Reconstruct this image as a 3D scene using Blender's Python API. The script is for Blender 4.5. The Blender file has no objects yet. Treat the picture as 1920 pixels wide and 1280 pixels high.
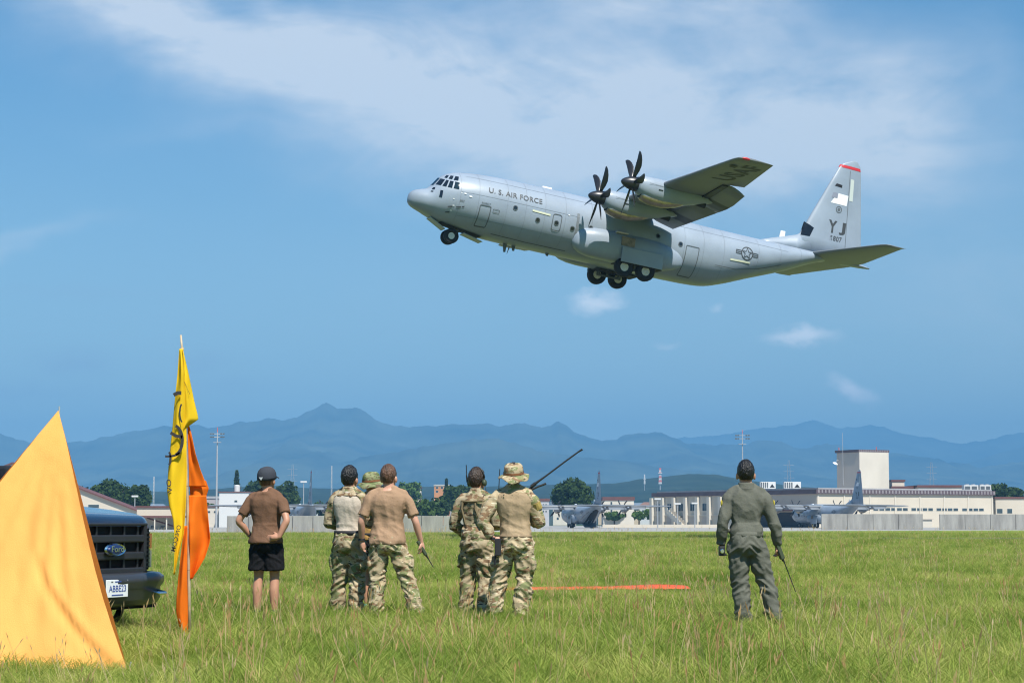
import bpy, bmesh, math, random
import numpy as np
from mathutils import Vector, Matrix, noise as mnoise
random.seed(7); RNG = np.random.default_rng(7)
R = math.radians
scene = bpy.context.scene
COL = scene.collection

# ------------------------------------------------------------------ camera
CAMZ = 1.1
FPX = 70.0/36.0*1920.0            # focal length in pixels of the 1920 px wide photograph
HORIZON = 980.0
PITCH = math.atan((HORIZON-640.0)/FPX)
cam_data = bpy.data.cameras.new('camera')
cam_data.lens = 70.0; cam_data.sensor_width = 36.0; cam_data.sensor_fit = 'HORIZONTAL'
cam_data.clip_start = 0.1; cam_data.clip_end = 120000.0
cam = bpy.data.objects.new('camera', cam_data); COL.objects.link(cam)
cam.location = (0, 0, CAMZ); cam.rotation_euler = (R(90)+PITCH, 0, 0)
scene.camera = cam

# ------------------------------------------------------------------ light
SUN_EL, SUN_AZ = R(57), R(155)    # azimuth clockwise from +Y (view direction): behind the camera, to its right
sun_dir = Vector((math.sin(SUN_AZ)*math.cos(SUN_EL), math.cos(SUN_AZ)*math.cos(SUN_EL), math.sin(SUN_EL)))
sun_data = bpy.data.lights.new('sun', 'SUN'); sun_data.energy = 5.0; sun_data.angle = R(0.53)
sun_data.color = (1.0, 0.95, 0.87)
sun = bpy.data.objects.new('sun', sun_data); COL.objects.link(sun)
sun.rotation_euler = (-sun_dir).to_track_quat('-Z', 'Y').to_euler()
sun.location = (0, -20, 60)

# ------------------------------------------------------------------ render settings
scene.render.engine = 'CYCLES'
scene.cycles.use_denoising = True
scene.cycles.volume_bounces = 0
scene.cycles.filter_width = 1.15
scene.cycles.max_bounces = 8
scene.cycles.transparent_max_bounces = 16
scene.view_settings.view_transform = 'Standard'; scene.view_settings.look = 'None'
scene.view_settings.exposure = 0.65; scene.view_settings.gamma = 1.0
scene.view_settings.use_curve_mapping = False

# ------------------------------------------------------------------ world: sky with thin cloud
world = bpy.data.worlds.new('World'); scene.world = world; world.use_nodes = True
def build_world():
    nt = world.node_tree; N = nt.nodes; L = nt.links; N.clear()
    def node(t, **k):
        n = N.new(t)
        for a, b in k.items(): setattr(n, a, b)
        return n
    def val(x): return x
    def put(sock, v):
        if hasattr(v, 'is_output'): L.new(v, sock)
        else: sock.default_value = v
    def m(op, a, b=0.0, c=None, clamp=False):
        n = node('ShaderNodeMath', operation=op, use_clamp=clamp)
        put(n.inputs[0], a); put(n.inputs[1], b)
        if c is not None: put(n.inputs[2], c)
        return n.outputs[0]
    sky = node('ShaderNodeTexSky', sky_type='NISHITA', sun_disc=False)
    sky.sun_elevation = SUN_EL; sky.sun_rotation = SUN_AZ
    sky.altitude = 100; sky.air_density = 1.0; sky.dust_density = 1.0; sky.ozone_density = 2.0
    tc = node('ShaderNodeTexCoord'); sep = node('ShaderNodeSeparateXYZ'); L.new(tc.outputs['Generated'], sep.inputs[0])
    az = m('ARCTAN2', sep.outputs[0], sep.outputs[1]); el = m('ARCSINE', sep.outputs[2])
    comb = node('ShaderNodeCombineXYZ'); L.new(az, comb.inputs[0]); L.new(el, comb.inputs[1])
    def fbm(scale, stretch, detail, rough, dist=0.0, rot=0.0, off=(0,0,0)):
        mp = node('ShaderNodeMapping'); L.new(comb.outputs[0], mp.inputs[0])
        mp.inputs['Scale'].default_value = (stretch[0], stretch[1], 1); mp.inputs['Rotation'].default_value = (0, 0, rot)
        mp.inputs['Location'].default_value = off
        n = node('ShaderNodeTexNoise'); L.new(mp.outputs[0], n.inputs['Vector'])
        n.inputs['Scale'].default_value = scale; n.inputs['Detail'].default_value = detail
        n.inputs['Roughness'].default_value = rough; n.inputs['Distortion'].default_value = dist
        return n.outputs[0]
    warp1 = fbm(14, (1, 1.6), 3, .5); warp2 = fbm(14, (1, 1.6), 3, .5, off=(3.1, 7.7, 0))
    wa = m('MULTIPLY_ADD', m('SUBTRACT', warp1, .5), .07, az)
    we = m('MULTIPLY_ADD', m('SUBTRACT', warp2, .5), .045, el)
    def gauss(px, py, rx, ry, slope, A=None, E=None):   # a cloud bank at a bearing and a height, in radians
        a0, e0 = (px-960)/FPX, (HORIZON-py)/FPX
        da = m('SUBTRACT', A if A is not None else wa, a0); de = m('SUBTRACT', E if E is not None else we, e0)
        th = math.atan(-slope); c, s = math.cos(th), math.sin(th)
        u = m('ADD', m('MULTIPLY', da, c*FPX/rx), m('MULTIPLY', de, s*FPX/rx))
        v = m('ADD', m('MULTIPLY', da, -s*FPX/ry), m('MULTIPLY', de, c*FPX/ry))
        q = m('ADD', m('MULTIPLY', u, u), m('MULTIPLY', v, v))
        return m('POWER', 2.718, m('MULTIPLY', q, -1.0))
    tot = None
    for g, w in (((220, 25, 400, 80, .28), 1.0), ((540, 110, 360, 105, .25), 1.0), ((850, 180, 380, 125, .12), 1.0), ((1130, 235, 380, 150, .1), .95),
              ((1670, 245, 215, 130, .0), 1.0), ((1450, 190, 330, 120, .1), .6), ((1230, 25, 280, 65, .05), .9), ((1330, 330, 520, 60, .05), .4), ((560, 262, 300, 18, .02), .2),
              ((20, 462, 150, 14, -.1), .45), ((1850, 560, 250, 130, 0), .25), ((1250, 560, 900, 150, 0), .10)):
        q = m('MULTIPLY', gauss(*g), w); tot = q if tot is None else m('ADD', tot, q)
    wisps = fbm(9, (1, 2.6), 8, .62, .6, rot=-.25, off=(1.3, .4, 0))
    fine = fbm(34, (1, 2.2), 6, .6, .3, rot=-.2)
    tex = m('ADD', m('MULTIPLY', wisps, 1.25), m('MULTIPLY', fine, .45))
    band = m('MULTIPLY', tot, m('SMOOTH_MIN', m('MAXIMUM', m('MULTIPLY', m('SUBTRACT', tex, .34), 1.35), 0.0), 1.0, .2), clamp=True)
    # the same thin cirrus goes on over the rest of the sky
    wide = fbm(2.4, (1, 2.0), 7, .6, .4, off=(5.0, 2.0, 0))
    ramp = m('MULTIPLY', m('SUBTRACT', wide, .52), 2.2, clamp=True)
    out_el = m('MULTIPLY', m('SUBTRACT', el, .32), 5.0, clamp=True)
    out_az = m('MULTIPLY', m('SUBTRACT', m('ABSOLUTE', az), .32), 5.0, clamp=True)
    band = m('ADD', band, m('MULTIPLY', m('MULTIPLY', ramp, m('MAXIMUM', out_el, out_az)), .8), clamp=True)
    # small fair-weather puffs low over the hills
    n3 = fbm(60, (1, 1.5), 5, .6)
    w3 = m('MULTIPLY_ADD', m('SUBTRACT', n3, .5), .02, az); w4 = m('MULTIPLY_ADD', m('SUBTRACT', fbm(60, (1, 1.5), 5, .6, off=(9, 4, 0)), .5), .016, el)
    puff = None
    for (g, w) in (((1117, 568, 46, 17, .0), .5), ((1502, 634, 62, 16, .0), .55), ((1592, 735, 42, 18, .55), .62), ((1250, 650, 30, 10, 0), .22), ((1352, 582, 18, 9, 0), .25)):
        q = m('MULTIPLY', gauss(*g, w3, w4), w*1.25); puff = q if puff is None else m('ADD', puff, q)
    puff = m('MULTIPLY', m('SUBTRACT', puff, .08), 1.0, clamp=True)
    grey = None
    for (g, w) in (((150, 688, 60, 22, .0), .5), ((385, 685, 50, 18, 0), .35), ((40, 742, 120, 16, 0), .35), ((440, 725, 80, 12, 0), .25), ((170, 560, 140, 12, 0), .15), ((800, 720, 30, 10, 0), .12)):
        q = m('MULTIPLY', gauss(*g, w3, w4), w); grey = q if grey is None else m('ADD', grey, q)
    def mix(f, a, b):
        n = node('ShaderNodeMix', data_type='RGBA'); L.new(f, n.inputs[0]); 
        put(n.inputs[6], a); put(n.inputs[7], b); return n.outputs[2]
    tint = node('ShaderNodeMix', data_type='RGBA', blend_type='MULTIPLY'); tint.inputs[0].default_value = 1.0
    L.new(sky.outputs[0], tint.inputs[6]); tint.inputs[7].default_value = SKY_TINT
    low = m('MULTIPLY', m('POWER', 2.718, m('MULTIPLY', m('MAXIMUM', el, 0.0), -9.0)), .62)   # paler towards the horizon, all the way round
    c0 = mix(low, tint.outputs[2], PALE)
    c1 = mix(m('MULTIPLY', band, .56), c0, CLOUD)
    c2 = mix(m('MULTIPLY', grey, .8), c1, GREY)
    c3 = mix(puff, c2, PUFF)
    bg = node('ShaderNodeBackground'); bg.inputs['Strength'].default_value = SKY_STRENGTH; L.new(c3, bg.inputs['Color'])
    out = node('ShaderNodeOutputWorld'); L.new(bg.outputs[0], out.inputs[0])
SKY_STRENGTH = 0.112
SKY_TINT = (.10, .53, .76, 1)
CLOUD = (7.2, 7.1, 6.9, 1); GREY = (2.6, 3.1, 3.9, 1); PUFF = (10.5, 10.0, 9.6, 1); PALE = (9.8, 9.3, 6.2, 1)
build_world()
world.cycles.sampling_method = 'MANUAL'; world.cycles.sample_map_resolution = 512

# ------------------------------------------------------------------ helpers
def at(px, py, d):
    """the point at distance d (metres ahead) that the photograph shows at pixel px, py"""
    c, s = math.cos(PITCH), math.sin(PITCH)
    a, b = (px-960)/FPX, (640-py)/FPX
    k = d/(c-b*s)
    return Vector((a*k, d, CAMZ+k*(s+b*c)))
def X(px, d): return (px-960)/FPX*d/math.cos(PITCH)*(1.0)
def Zp(py, d): return at(960, py, d).z

def link(o, parent=None):
    COL.objects.link(o)
    if parent is not None: o.parent = parent
    return o
def mesh_obj(name, verts, faces, mat, parent=None, smooth=False, loc=None, mats=None, midx=None):
    me = bpy.data.meshes.new(name); me.from_pydata([tuple(v) for v in verts], [], [tuple(f) for f in faces])
    for mm in (mats or [mat]): me.materials.append(mm)
    if midx is not None: me.polygons.foreach_set('material_index', midx)
    if smooth: me.polygons.foreach_set('use_smooth', [True]*len(me.polygons))
    me.update()
    o = bpy.data.objects.new(name, me); link(o, parent)
    if loc is not None: o.location = loc
    return o
def tag(o, label=None, cat=None, group=None, kind=None):
    if label: o['label'] = label
    if cat: o['category'] = cat
    if group: o['group'] = group
    if kind: o['kind'] = kind
    return o
def empty(name, loc=(0,0,0), rz=0.0, label=None, cat=None, group=None):
    o = bpy.data.objects.new(name, None); link(o); o.location = loc; o.rotation_euler = (0, 0, rz); o.empty_display_size = .2
    return tag(o, label, cat, group)
def copy_tree(o, parent=None):
    c = o.copy(); COL.objects.link(c); c.parent = parent
    for ch in list(o.children): copy_tree(ch, c)
    return c

class MB:
    """collects shapes for ONE mesh"""
    def __init__(s): s.v = []; s.f = []
    def add(s, v, f):
        n = len(s.v); s.v += [tuple(q) for q in v]; s.f += [tuple(i+n for i in q) for q in f]; return s
    def box(s, x0, x1, y0, y1, z0, z1, bev=0.0):
        if bev <= 0:
            v = [(x0,y0,z0),(x1,y0,z0),(x1,y1,z0),(x0,y1,z0),(x0,y0,z1),(x1,y0,z1),(x1,y1,z1),(x0,y1,z1)]
            return s.add(v, [(0,3,2,1),(4,5,6,7),(0,1,5,4),(1,2,6,5),(2,3,7,6),(3,0,4,7)])
        bm = bmesh.new(); bmesh.ops.create_cube(bm, size=1.0)
        for q in bm.verts: q.co = Vector(((x0+x1)/2+q.co.x*(x1-x0), (y0+y1)/2+q.co.y*(y1-y0), (z0+z1)/2+q.co.z*(z1-z0)))
        bmesh.ops.bevel(bm, geom=bm.edges[:], offset=bev, segments=2, affect='EDGES', profile=.6)
        return s.bm(bm)
    def bm(s, bm):
        bm.verts.index_update(); s.add([q.co for q in bm.verts], [[q.index for q in f.verts] for f in bm.faces]); bm.free(); return s
    def tube(s, pts, rad, n=8, cap=True):
        pts = [Vector(p) for p in pts]; rr = rad if hasattr(rad, '__len__') else [rad]*len(pts)
        v = []; f = []; up = None
        for i, p in enumerate(pts):
            t = (pts[min(i+1, len(pts)-1)]-pts[max(i-1, 0)]).normalized()
            if up is None: up = Vector((0,0,1)) if abs(t.z) < .9 else Vector((1,0,0))
            a = t.cross(up).normalized(); b = a.cross(t).normalized(); up = b
            r = rr[i]; rx, ry = r if hasattr(r, '__len__') else (r, r)
            for k in range(n):
                th = 2*math.pi*k/n; v.append(p+a*(math.cos(th)*rx)+b*(math.sin(th)*ry))
        for i in range(len(pts)-1):
            for k in range(n): f.append((i*n+k, i*n+(k+1)%n, (i+1)*n+(k+1)%n, (i+1)*n+k))
        if cap:
            f.append(tuple(range(n-1, -1, -1))); f.append(tuple((len(pts)-1)*n+k for k in range(n)))
        return s.add(v, f)
    def loft(s, rings, cap=True, closed=True):
        n = len(rings[0]); v = [q for r in rings for q in r]; f = []
        for i in range(len(rings)-1):
            for k in range(n if closed else n-1): f.append((i*n+k, i*n+(k+1)%n, (i+1)*n+(k+1)%n, (i+1)*n+k))
        if cap:
            f.append(tuple(range(n-1, -1, -1))); f.append(tuple((len(rings)-1)*n+k for k in range(n)))
        return s.add(v, f)
    def lathe(s, prof, axis='x', n=20, center=(0,0,0), cap=True):
        rings = []
        for (t, r) in prof:
            ring = []
            for k in range(n):
                th = 2*math.pi*k/n; c, q = math.cos(th)*r, math.sin(th)*r
                p = {'x': (t, c, q), 'y': (q, t, c), 'z': (c, q, t)}[axis]
                ring.append((p[0]+center[0], p[1]+center[1], p[2]+center[2]))
            rings.append(ring)
        return s.loft(rings, cap)
    def ell(s, c, r, n=16, m=10):
        rings = []
        for i in range(m+1):
            ph = math.pi*(i/m); z = -math.cos(ph); q = max(math.sin(ph), .02)
            rings.append([(c[0]+r[0]*q*math.cos(2*math.pi*k/n), c[1]+r[1]*q*math.sin(2*math.pi*k/n), c[2]+r[2]*z) for k in range(n)])
        return s.loft(rings)
    def build(s, name, mat, parent=None, smooth=False, loc=None):
        return mesh_obj(name, s.v, s.f, mat, parent, smooth, loc)

# ------------------------------------------------------------------ materials
MATS = {}
def mat(name, col, rough=.6, metal=0.0, var=0.0, scale=6.0, bump=0.0, bscale=40.0, spec=.5, coords='Object', col2=None, detail=4, stretch=(1,1,1), transl=0.0, coat=0.0):
    """procedural surface: base colour with noise variation and fine relief"""
    if name in MATS: return MATS[name]
    mt = bpy.data.materials.new(name); mt.use_nodes = True; nt = mt.node_tree; N = nt.nodes; L = nt.links
    b = N['Principled BSDF']; b.inputs['Roughness'].default_value = rough; b.inputs['Metallic'].default_value = metal
    b.inputs['Specular IOR Level'].default_value = spec; b.inputs['Coat Weight'].default_value = coat; b.inputs['Coat Roughness'].default_value = .05
    c = (*col, 1)
    tc = N.new('ShaderNodeTexCoord'); mp = N.new('ShaderNodeMapping'); L.new(tc.outputs[coords], mp.inputs[0]); mp.inputs['Scale'].default_value = stretch
    if var > 0 or col2:
        n = N.new('ShaderNodeTexNoise'); n.inputs['Scale'].default_value = scale; n.inputs['Detail'].default_value = detail; n.inputs['Roughness'].default_value = .6
        L.new(mp.outputs[0], n.inputs['Vector'])
        r = N.new('ShaderNodeValToRGB'); L.new(n.outputs[0], r.inputs[0])
        r.color_ramp.elements[0].position = .3; r.color_ramp.elements[1].position = .7
        c2 = col2 or tuple(min(1, q*(1+var)) for q in col); c1 = col if col2 else tuple(q*(1-var) for q in col)
        r.color_ramp.elements[0].color = (*c1, 1); r.color_ramp.elements[1].color = (*c2, 1)
        L.new(r.outputs[0], b.inputs['Base Color'])
    else: b.inputs['Base Color'].default_value = c
    if bump > 0:
        n2 = N.new('ShaderNodeTexNoise'); n2.inputs['Scale'].default_value = bscale; n2.inputs['Detail'].default_value = 5; L.new(mp.outputs[0], n2.inputs['Vector'])
        bp = N.new('ShaderNodeBump'); bp.inputs['Strength'].default_value = bump; bp.inputs['Distance'].default_value = .02
        L.new(n2.outputs[0], bp.inputs['Height']); L.new(bp.outputs[0], b.inputs['Normal'])
    if transl > 0:
        tr = N.new('ShaderNodeBsdfTranslucent'); tr.inputs[0].default_value = (*(col2 or col), 1); mx = N.new('ShaderNodeMixShader'); mx.inputs[0].default_value = transl
        L.new(b.outputs[0], mx.inputs[1]); L.new(tr.outputs[0], mx.inputs[2]); L.new(mx.outputs[0], N['Material Output'].inputs['Surface'])
    MATS[name] = mt
    return mt
HAZE_D = 1.65e-4; HAZE_C = (.165,.425,.74,1); HAZE_A = (0,0,0,1); HAZE_G = -.25
# ------------------------------------------------------------------ ground and far land
def fbm2(x, y, oct=5, seed=0.0):
    s = 0.0; a = .5; f = 1.0
    for _ in range(oct):
        s += a*mnoise.noise(Vector((x*f+seed, y*f-seed, seed*.37))); a *= .5; f *= 2.03
    return s
def ridge_noise(x, y, seed): 
    s = 0.0; a = .5; f = 1.0
    for _ in range(5):
        s += a*(1-abs(mnoise.noise(Vector((x*f+seed, y*f, seed)))*2)); a *= .5; f *= 2.1
    return s
def grass_ground_material():
    mt = bpy.data.materials.new('meadow ground'); mt.use_nodes = True; N = mt.node_tree.nodes; L = mt.node_tree.links; b = N['Principled BSDF']
    g = N.new('ShaderNodeNewGeometry')
    mp = N.new('ShaderNodeMapping'); L.new(g.outputs['Position'], mp.inputs[0])
    def noise(scale, detail, st=(1,1,1)):
        m2 = N.new('ShaderNodeMapping'); m2.inputs['Scale'].default_value = st; L.new(mp.outputs[0], m2.inputs[0])
        n = N.new('ShaderNodeTexNoise'); n.inputs['Scale'].default_value = scale; n.inputs['Detail'].default_value = detail; n.inputs['Roughness'].default_value = .65; L.new(m2.outputs[0], n.inputs['Vector']); return n.outputs[0]
    def ramp(f, stops):
        r = N.new('ShaderNodeValToRGB'); L.new(f, r.inputs[0]); e = r.color_ramp.elements
        e[0].position, e[0].color = stops[0]; e[1].position, e[1].color = stops[-1]
        for p, c in stops[1:-1]:
            q = e.new(p); q.color = c
        return r.outputs[0]
    a = ramp(noise(.16, 5, (1, .35, 1)), [(.3, (.13,.18,.03,1)), (.52, (.20,.25,.045,1)), (.72, (.28,.29,.08,1))])
    c = ramp(noise(3.5, 6, (1, .4, 1)), [(.3, (.55,.6,.5,1)), (.7, (1.35,1.3,1.25,1))])
    mx = N.new('ShaderNodeMix'); mx.data_type = 'RGBA'; mx.blend_type = 'MULTIPLY'; mx.inputs[0].default_value = 1; L.new(a, mx.inputs[6]); L.new(c, mx.inputs[7])
    L.new(mx.outputs[2], b.inputs['Base Color']); b.inputs['Roughness'].default_value = .9; b.inputs['Specular IOR Level'].default_value = .1
    bp = N.new('ShaderNodeBump'); bp.inputs['Strength'].default_value = .8; bp.inputs['Distance'].default_value = .08; L.new(noise(9, 6), bp.inputs['Height']); L.new(bp.outputs[0], b.inputs['Normal'])
    return mt
M_GROUND = grass_ground_material()
M_TERRAIN = mat('plain beyond the airfield', (.05,.075,.035), .95, var=.4, scale=.004, coords='Object', spec=.05)
# one sheet to the horizon (the plain), the meadow on top of it
o = mesh_obj('ground', [(-24000,-2500,-.06),(24000,-2500,-.06),(24000,15500,-.06),(-24000,15500,-.06)], [(0,1,2,3)], M_TERRAIN); tag(o, kind='structure')
def far_edge(x): return min(max(222+(x+38)*.72, 190), 330)      # the meadow ends at the taxiway, which runs off at an angle
vs = []; fs = []; nx, ny = 60, 60
for j in range(ny+1):
    for i in range(nx+1):
        x = -260+520*i/nx; e = far_edge(x); y = -40+(e+40)*(j/ny)
        vs.append((x, y, (.03*fbm2(x*.06, y*.06, 3, 3.3) if y < e-8 else 0)))
for j in range(ny):
    for i in range(nx):
        k = j*(nx+1)+i; fs.append((k, k+1, k+nx+2, k+nx+1))
o = mesh_obj('meadow', vs, fs, M_GROUND, smooth=True); tag(o, kind='structure')
M_ASPHALT = mat('runway asphalt', (.065,.064,.062), .9, var=.2, scale=.2, bump=.1, bscale=20)
o = mesh_obj('added_bounce_strip', [(-420,113,.03),(420,113,.03),(420,147,.03),(-420,147,.03)], [(0,1,2,3)], M_ASPHALT); tag(o, kind='structure')  # added strip, hidden by tall grass, makes bounce light on the aircraft less green
M_TARMAC = mat('taxiway concrete', (.30,.295,.28), .9, var=.16, scale=.15, bump=.1, bscale=20, stretch=(1,.4,1))
xs_ = np.linspace(-500, 500, 81); vs = [(x, far_edge(x)-.5, -.012) for x in xs_]+[(x, 780, -.012) for x in xs_]
o = mesh_obj('taxiway', vs, [(i, i+1, 81+i+1, 81+i) for i in range(80)], M_TARMAC); tag(o, kind='structure')

def mountains(name, prof, D, depth, matl, seed, rough=1.0, foot=0.0, ny=46, step=4):
    """a range whose skyline stands at D metres; its slopes come down towards the viewer over `depth` metres"""
    xs = np.arange(prof[0][0], prof[-1][0]+.1, step)
    py = np.interp(xs, [p[0] for p in prof], [p[1] for p in prof])
    verts = []; faces = []
    n = len(xs)
    ridge = []
    for i, px in enumerate(xs):
        p = at(px, py[i], D); jag = D/FPX*(1.6*rough)*fbm2(px*.05, 0, 5, seed)
        ridge.append((p.x, max(p.z+jag, 5.0)))
    for j in range(ny+4):
        v = (j-3)/(ny)
        y = D - depth*v if j >= 3 else D + depth*.25*(3-j)
        for i in range(n):
            rx, rz = ridge[i]
            # slopes keep their own plan position; spurs and gullies come from ridged noise
            x = rx
            q = ridge_noise(x/(depth*.30)+seed, y/(depth*.75), seed)
            q2 = fbm2(x/(depth*.1), y/(depth*.16), 4, seed+5)
            if j < 3: z = rz*(1-.22*(3-j))
            else:
                base = (1-v)**(1.15)
                amp = math.sin(math.pi*min(1, v*1.0))**.8
                z = rz*(base*(1-.10*amp) + amp*(.34*(q-.75)+.10*q2))
                lim = CAMZ + (rz-CAMZ)*(y/D)*(1-.05*min(1, v*12))   # the skyline stays the highest line seen
                z = min(z, lim if j > 3 else z)
                if j == 3: z = rz
                z = max(z, foot-3)
            verts.append((x*(1.0), y, z))
    for j in range(ny+3):
        for i in range(n-1):
            k = j*n+i; faces.append((k, k+1, k+n+1, k+n))
    o = mesh_obj(name, verts, faces, matl, smooth=True); tag(o, kind='structure'); return o
M_FOREST = mat('forested slopes', (.006,.014,.006), .95, col2=(.095,.115,.07), scale=.0026, spec=.03, detail=10)  # wide tone contrast puts slope shading into the forest colour
M_FOREST2 = mat('near wooded hills', (.010,.020,.012), .95, spec=.03, col2=(.034,.050,.028), scale=.014, detail=10)
mountains('mountain_range', [(-500,800),(-200,806),(-60,800),(0,812),(30,822),(60,830),(140,829),(175,826),(190,820),(250,807),(300,800),(340,799),(365,795),(392,801),(440,794),(456,790.5),(483,790.5),(497,785),(506,784.7),(518,786),(535,785.4),(559,780.6),(575,772.5),(593,765.7),(602,759),(611,755.5),(620,759),(630,766.4),(643,765.7),(656,764.8),(676,767.8),(689,775),(700,784),(720,793),(740,797),(775,800),(820,797),(900,795),(935,798),(965,793),(990,795),(1015,803),(1030,798),(1045,791),(1060,797),(1085,812),(1125,825),(1155,824),(1170,816),(1185,813),(1210,811),(1236,808),(1255,818),(1290,831),(1330,834),(1370,835),(1400,831),(1430,825),(1460,828),(1490,838),(1520,837),(1550,831),(1575,836),(1600,846),(1640,848),(1690,852),(1730,857),(1757,858),(1790,868),(1840,876),(1870,872),(1900,865),(1940,864),(2100,870),(2400,850)], 10000, 4500, M_FOREST, 1.7, 5.0)
mountains('mountain_range_far', [(700,860),(1000,850),(1150,838),(1250,822),(1290,820),(1330,816),(1370,813),(1400,806),(1440,801),(1480,799),(1500,793),(1525,787),(1545,793),(1570,803),(1600,800),(1630,797),(1660,801),(1690,812),(1740,820),(1770,825),(1800,833),(1830,828),(1860,822),(1890,815),(1920,810),(2100,800),(2500,810)], 14500, 3500, M_FOREST, 5.2, 4.0)
mountains('mountain_spur', [(1700,900),(1760,875),(1800,872),(1840,860),(1870,850),(1900,842),(1950,832),(2200,815),(2500,810)], 12400, 1900, M_FOREST, 8.1, 1.0)
mountains('mountain_foothill', [(380,915),(430,897),(470,880),(490,873),(507,870),(530,874),(548,880),(575,880),(600,875),(640,866),(665,861),(680,856),(740,848),(790,838),(850,830),(890,823),(930,822),(960,828),(1010,845),(1060,852),(1110,858),(1180,866),(1260,878),(1340,888),(1420,900)], 7600, 2000, M_FOREST, 3.3, 4.0)
mountains('foothill', [(-500,925),(-100,915),(100,920),(240,918),(330,922),(380,918),(430,914),(500,908),(560,914),(640,916),(800,912),(900,912),(1050,908),(1150,906),(1200,898),(1250,893),(1290,888),(1340,889),(1400,900),(1500,912),(1600,918),(1750,924),(2000,928),(2400,925)], 2900, 1300, M_FOREST2, 4.4, 1.0)

# the air between
hz = MB().box(-23900, 23900, -2400, 15600, -12, 775).build('haze', None); hz.data.materials.clear()
mh = bpy.data.materials.new('haze'); mh.use_nodes = True; N = mh.node_tree.nodes; N.clear()
pv = N.new('ShaderNodeVolumePrincipled'); ou = N.new('ShaderNodeOutputMaterial'); mh.node_tree.links.new(pv.outputs[0], ou.inputs['Volume'])
pv.inputs['Density'].default_value = HAZE_D; pv.inputs['Color'].default_value = HAZE_C; pv.inputs['Anisotropy'].default_value = HAZE_G
pv.inputs['Absorption Color'].default_value = HAZE_A
hz.data.materials.append(mh); tag(hz, kind='stuff', label='thin blue summer haze over the plain', cat='haze')
# ------------------------------------------------------------------ lettering and strokes
def text_flat(s, w=None, h=None, bold=0.0, spacing=1.0):
    """vertices (u, v) and faces of flat lettering fitted to width w and height h"""
    cu = bpy.data.curves.new('lettering', 'FONT'); cu.body = s; cu.size = 1.0; cu.offset = bold; cu.resolution_u = 3; cu.space_character = spacing
    ob = bpy.data.objects.new('lettering', cu); me = bpy.data.meshes.new_from_object(ob)
    v = np.array([q.co[:2] for q in me.vertices]); f = [tuple(p.vertices) for p in me.polygons]
    bpy.data.meshes.remove(me); bpy.data.objects.remove(ob); bpy.data.curves.remove(cu)
    v -= v.min(0); ex = v.max(0)
    sx = w/ex[0] if w else h/ex[1]; sy = h/ex[1] if h else sx
    return v*np.array([sx, sy]), f
def stroke(pts, w, closed=False, dens=.12):
    """flat line of width w along (u, v) points"""
    if dens:
        Q = []; m_ = len(pts)
        for i in range(m_ if closed else m_-1):
            a, b = np.array(pts[i], float), np.array(pts[(i+1) % m_], float); k = max(1, int(np.linalg.norm(b-a)/dens)); Q += [tuple(a+(b-a)*j/k) for j in range(k)]
        pts = Q+([] if closed else [pts[-1]])
    P = [np.array(p, float) for p in pts]; n = len(P); L = []; Rr = []
    for i in range(n):
        a = P[(i-1) % n] if (closed or i > 0) else P[i]; b = P[(i+1) % n] if (closed or i < n-1) else P[i]
        d = b-a; d = d/max(np.linalg.norm(d), 1e-9); q = np.array([-d[1], d[0]])*w/2
        L.append(P[i]+q); Rr.append(P[i]-q)
    v = L+Rr; f = [(i, (i+1) % n, n+(i+1) % n, n+i) for i in range(n if closed else n-1)]
    return np.array(v), f
def rectpts(x0, x1, z0, z1, r=0.0, n=4):
    if r <= 0: return [(x0,z0),(x1,z0),(x1,z1),(x0,z1)]
    out = []
    for cx, cz, a0 in ((x1-r,z0+r,-90),(x1-r,z1-r,0),(x0+r,z1-r,90),(x0+r,z0+r,180)):
        for k in range(n+1): a = R(a0+90*k/n); out.append((cx+r*math.cos(a), cz+r*math.sin(a)))
    return out
def circ(cx, cz, r, n=20, a0=0.0): return [(cx+r*math.cos(a0+2*math.pi*k/n), cz+r*math.sin(a0+2*math.pi*k/n)) for k in range(n)]

# ------------------------------------------------------------------ transport aircraft
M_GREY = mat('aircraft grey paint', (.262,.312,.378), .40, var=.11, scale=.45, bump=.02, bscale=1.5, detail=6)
M_GREYD = mat('panel line grey', (.10,.115,.125), .5, var=.1)
M_MARK = mat('dark grey marking', (.045,.05,.055), .55, var=.1)
M_BLACK = mat('soot and shade black', (.012,.012,.014), .5, var=.3, scale=3)
M_TYRE = mat('tyre rubber', (.015,.015,.016), .8, var=.2, scale=8)
M_RIM = mat('white wheel rim', (.62,.62,.6), .4, var=.1)
M_PGLASS = mat('cockpit glass', (.010,.014,.02), .06, spec=.8)
M_PROP = mat('propeller composite', (.022,.022,.026), .35, var=.15, scale=3)
M_STRIP = mat('pale formation strip', (.62,.64,.48), .5)
M_PATCH = mat('off white patch', (.75,.76,.78), .5, var=.05)
M_RED = mat('tail stripe red', (.55,.03,.04), .5)
M_METAL = mat('intake metal with tan reflection', (.42,.36,.28), .3, metal=.8, var=.25, scale=4)  # brownish metal whose tan base also carries the ground's reflection
M_BROWN = mat('brown gear bay', (.22,.18,.14), .8, var=.5, scale=2.5)
M_WELL = mat('gear bay dark', (.03,.03,.03), .8)
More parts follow.
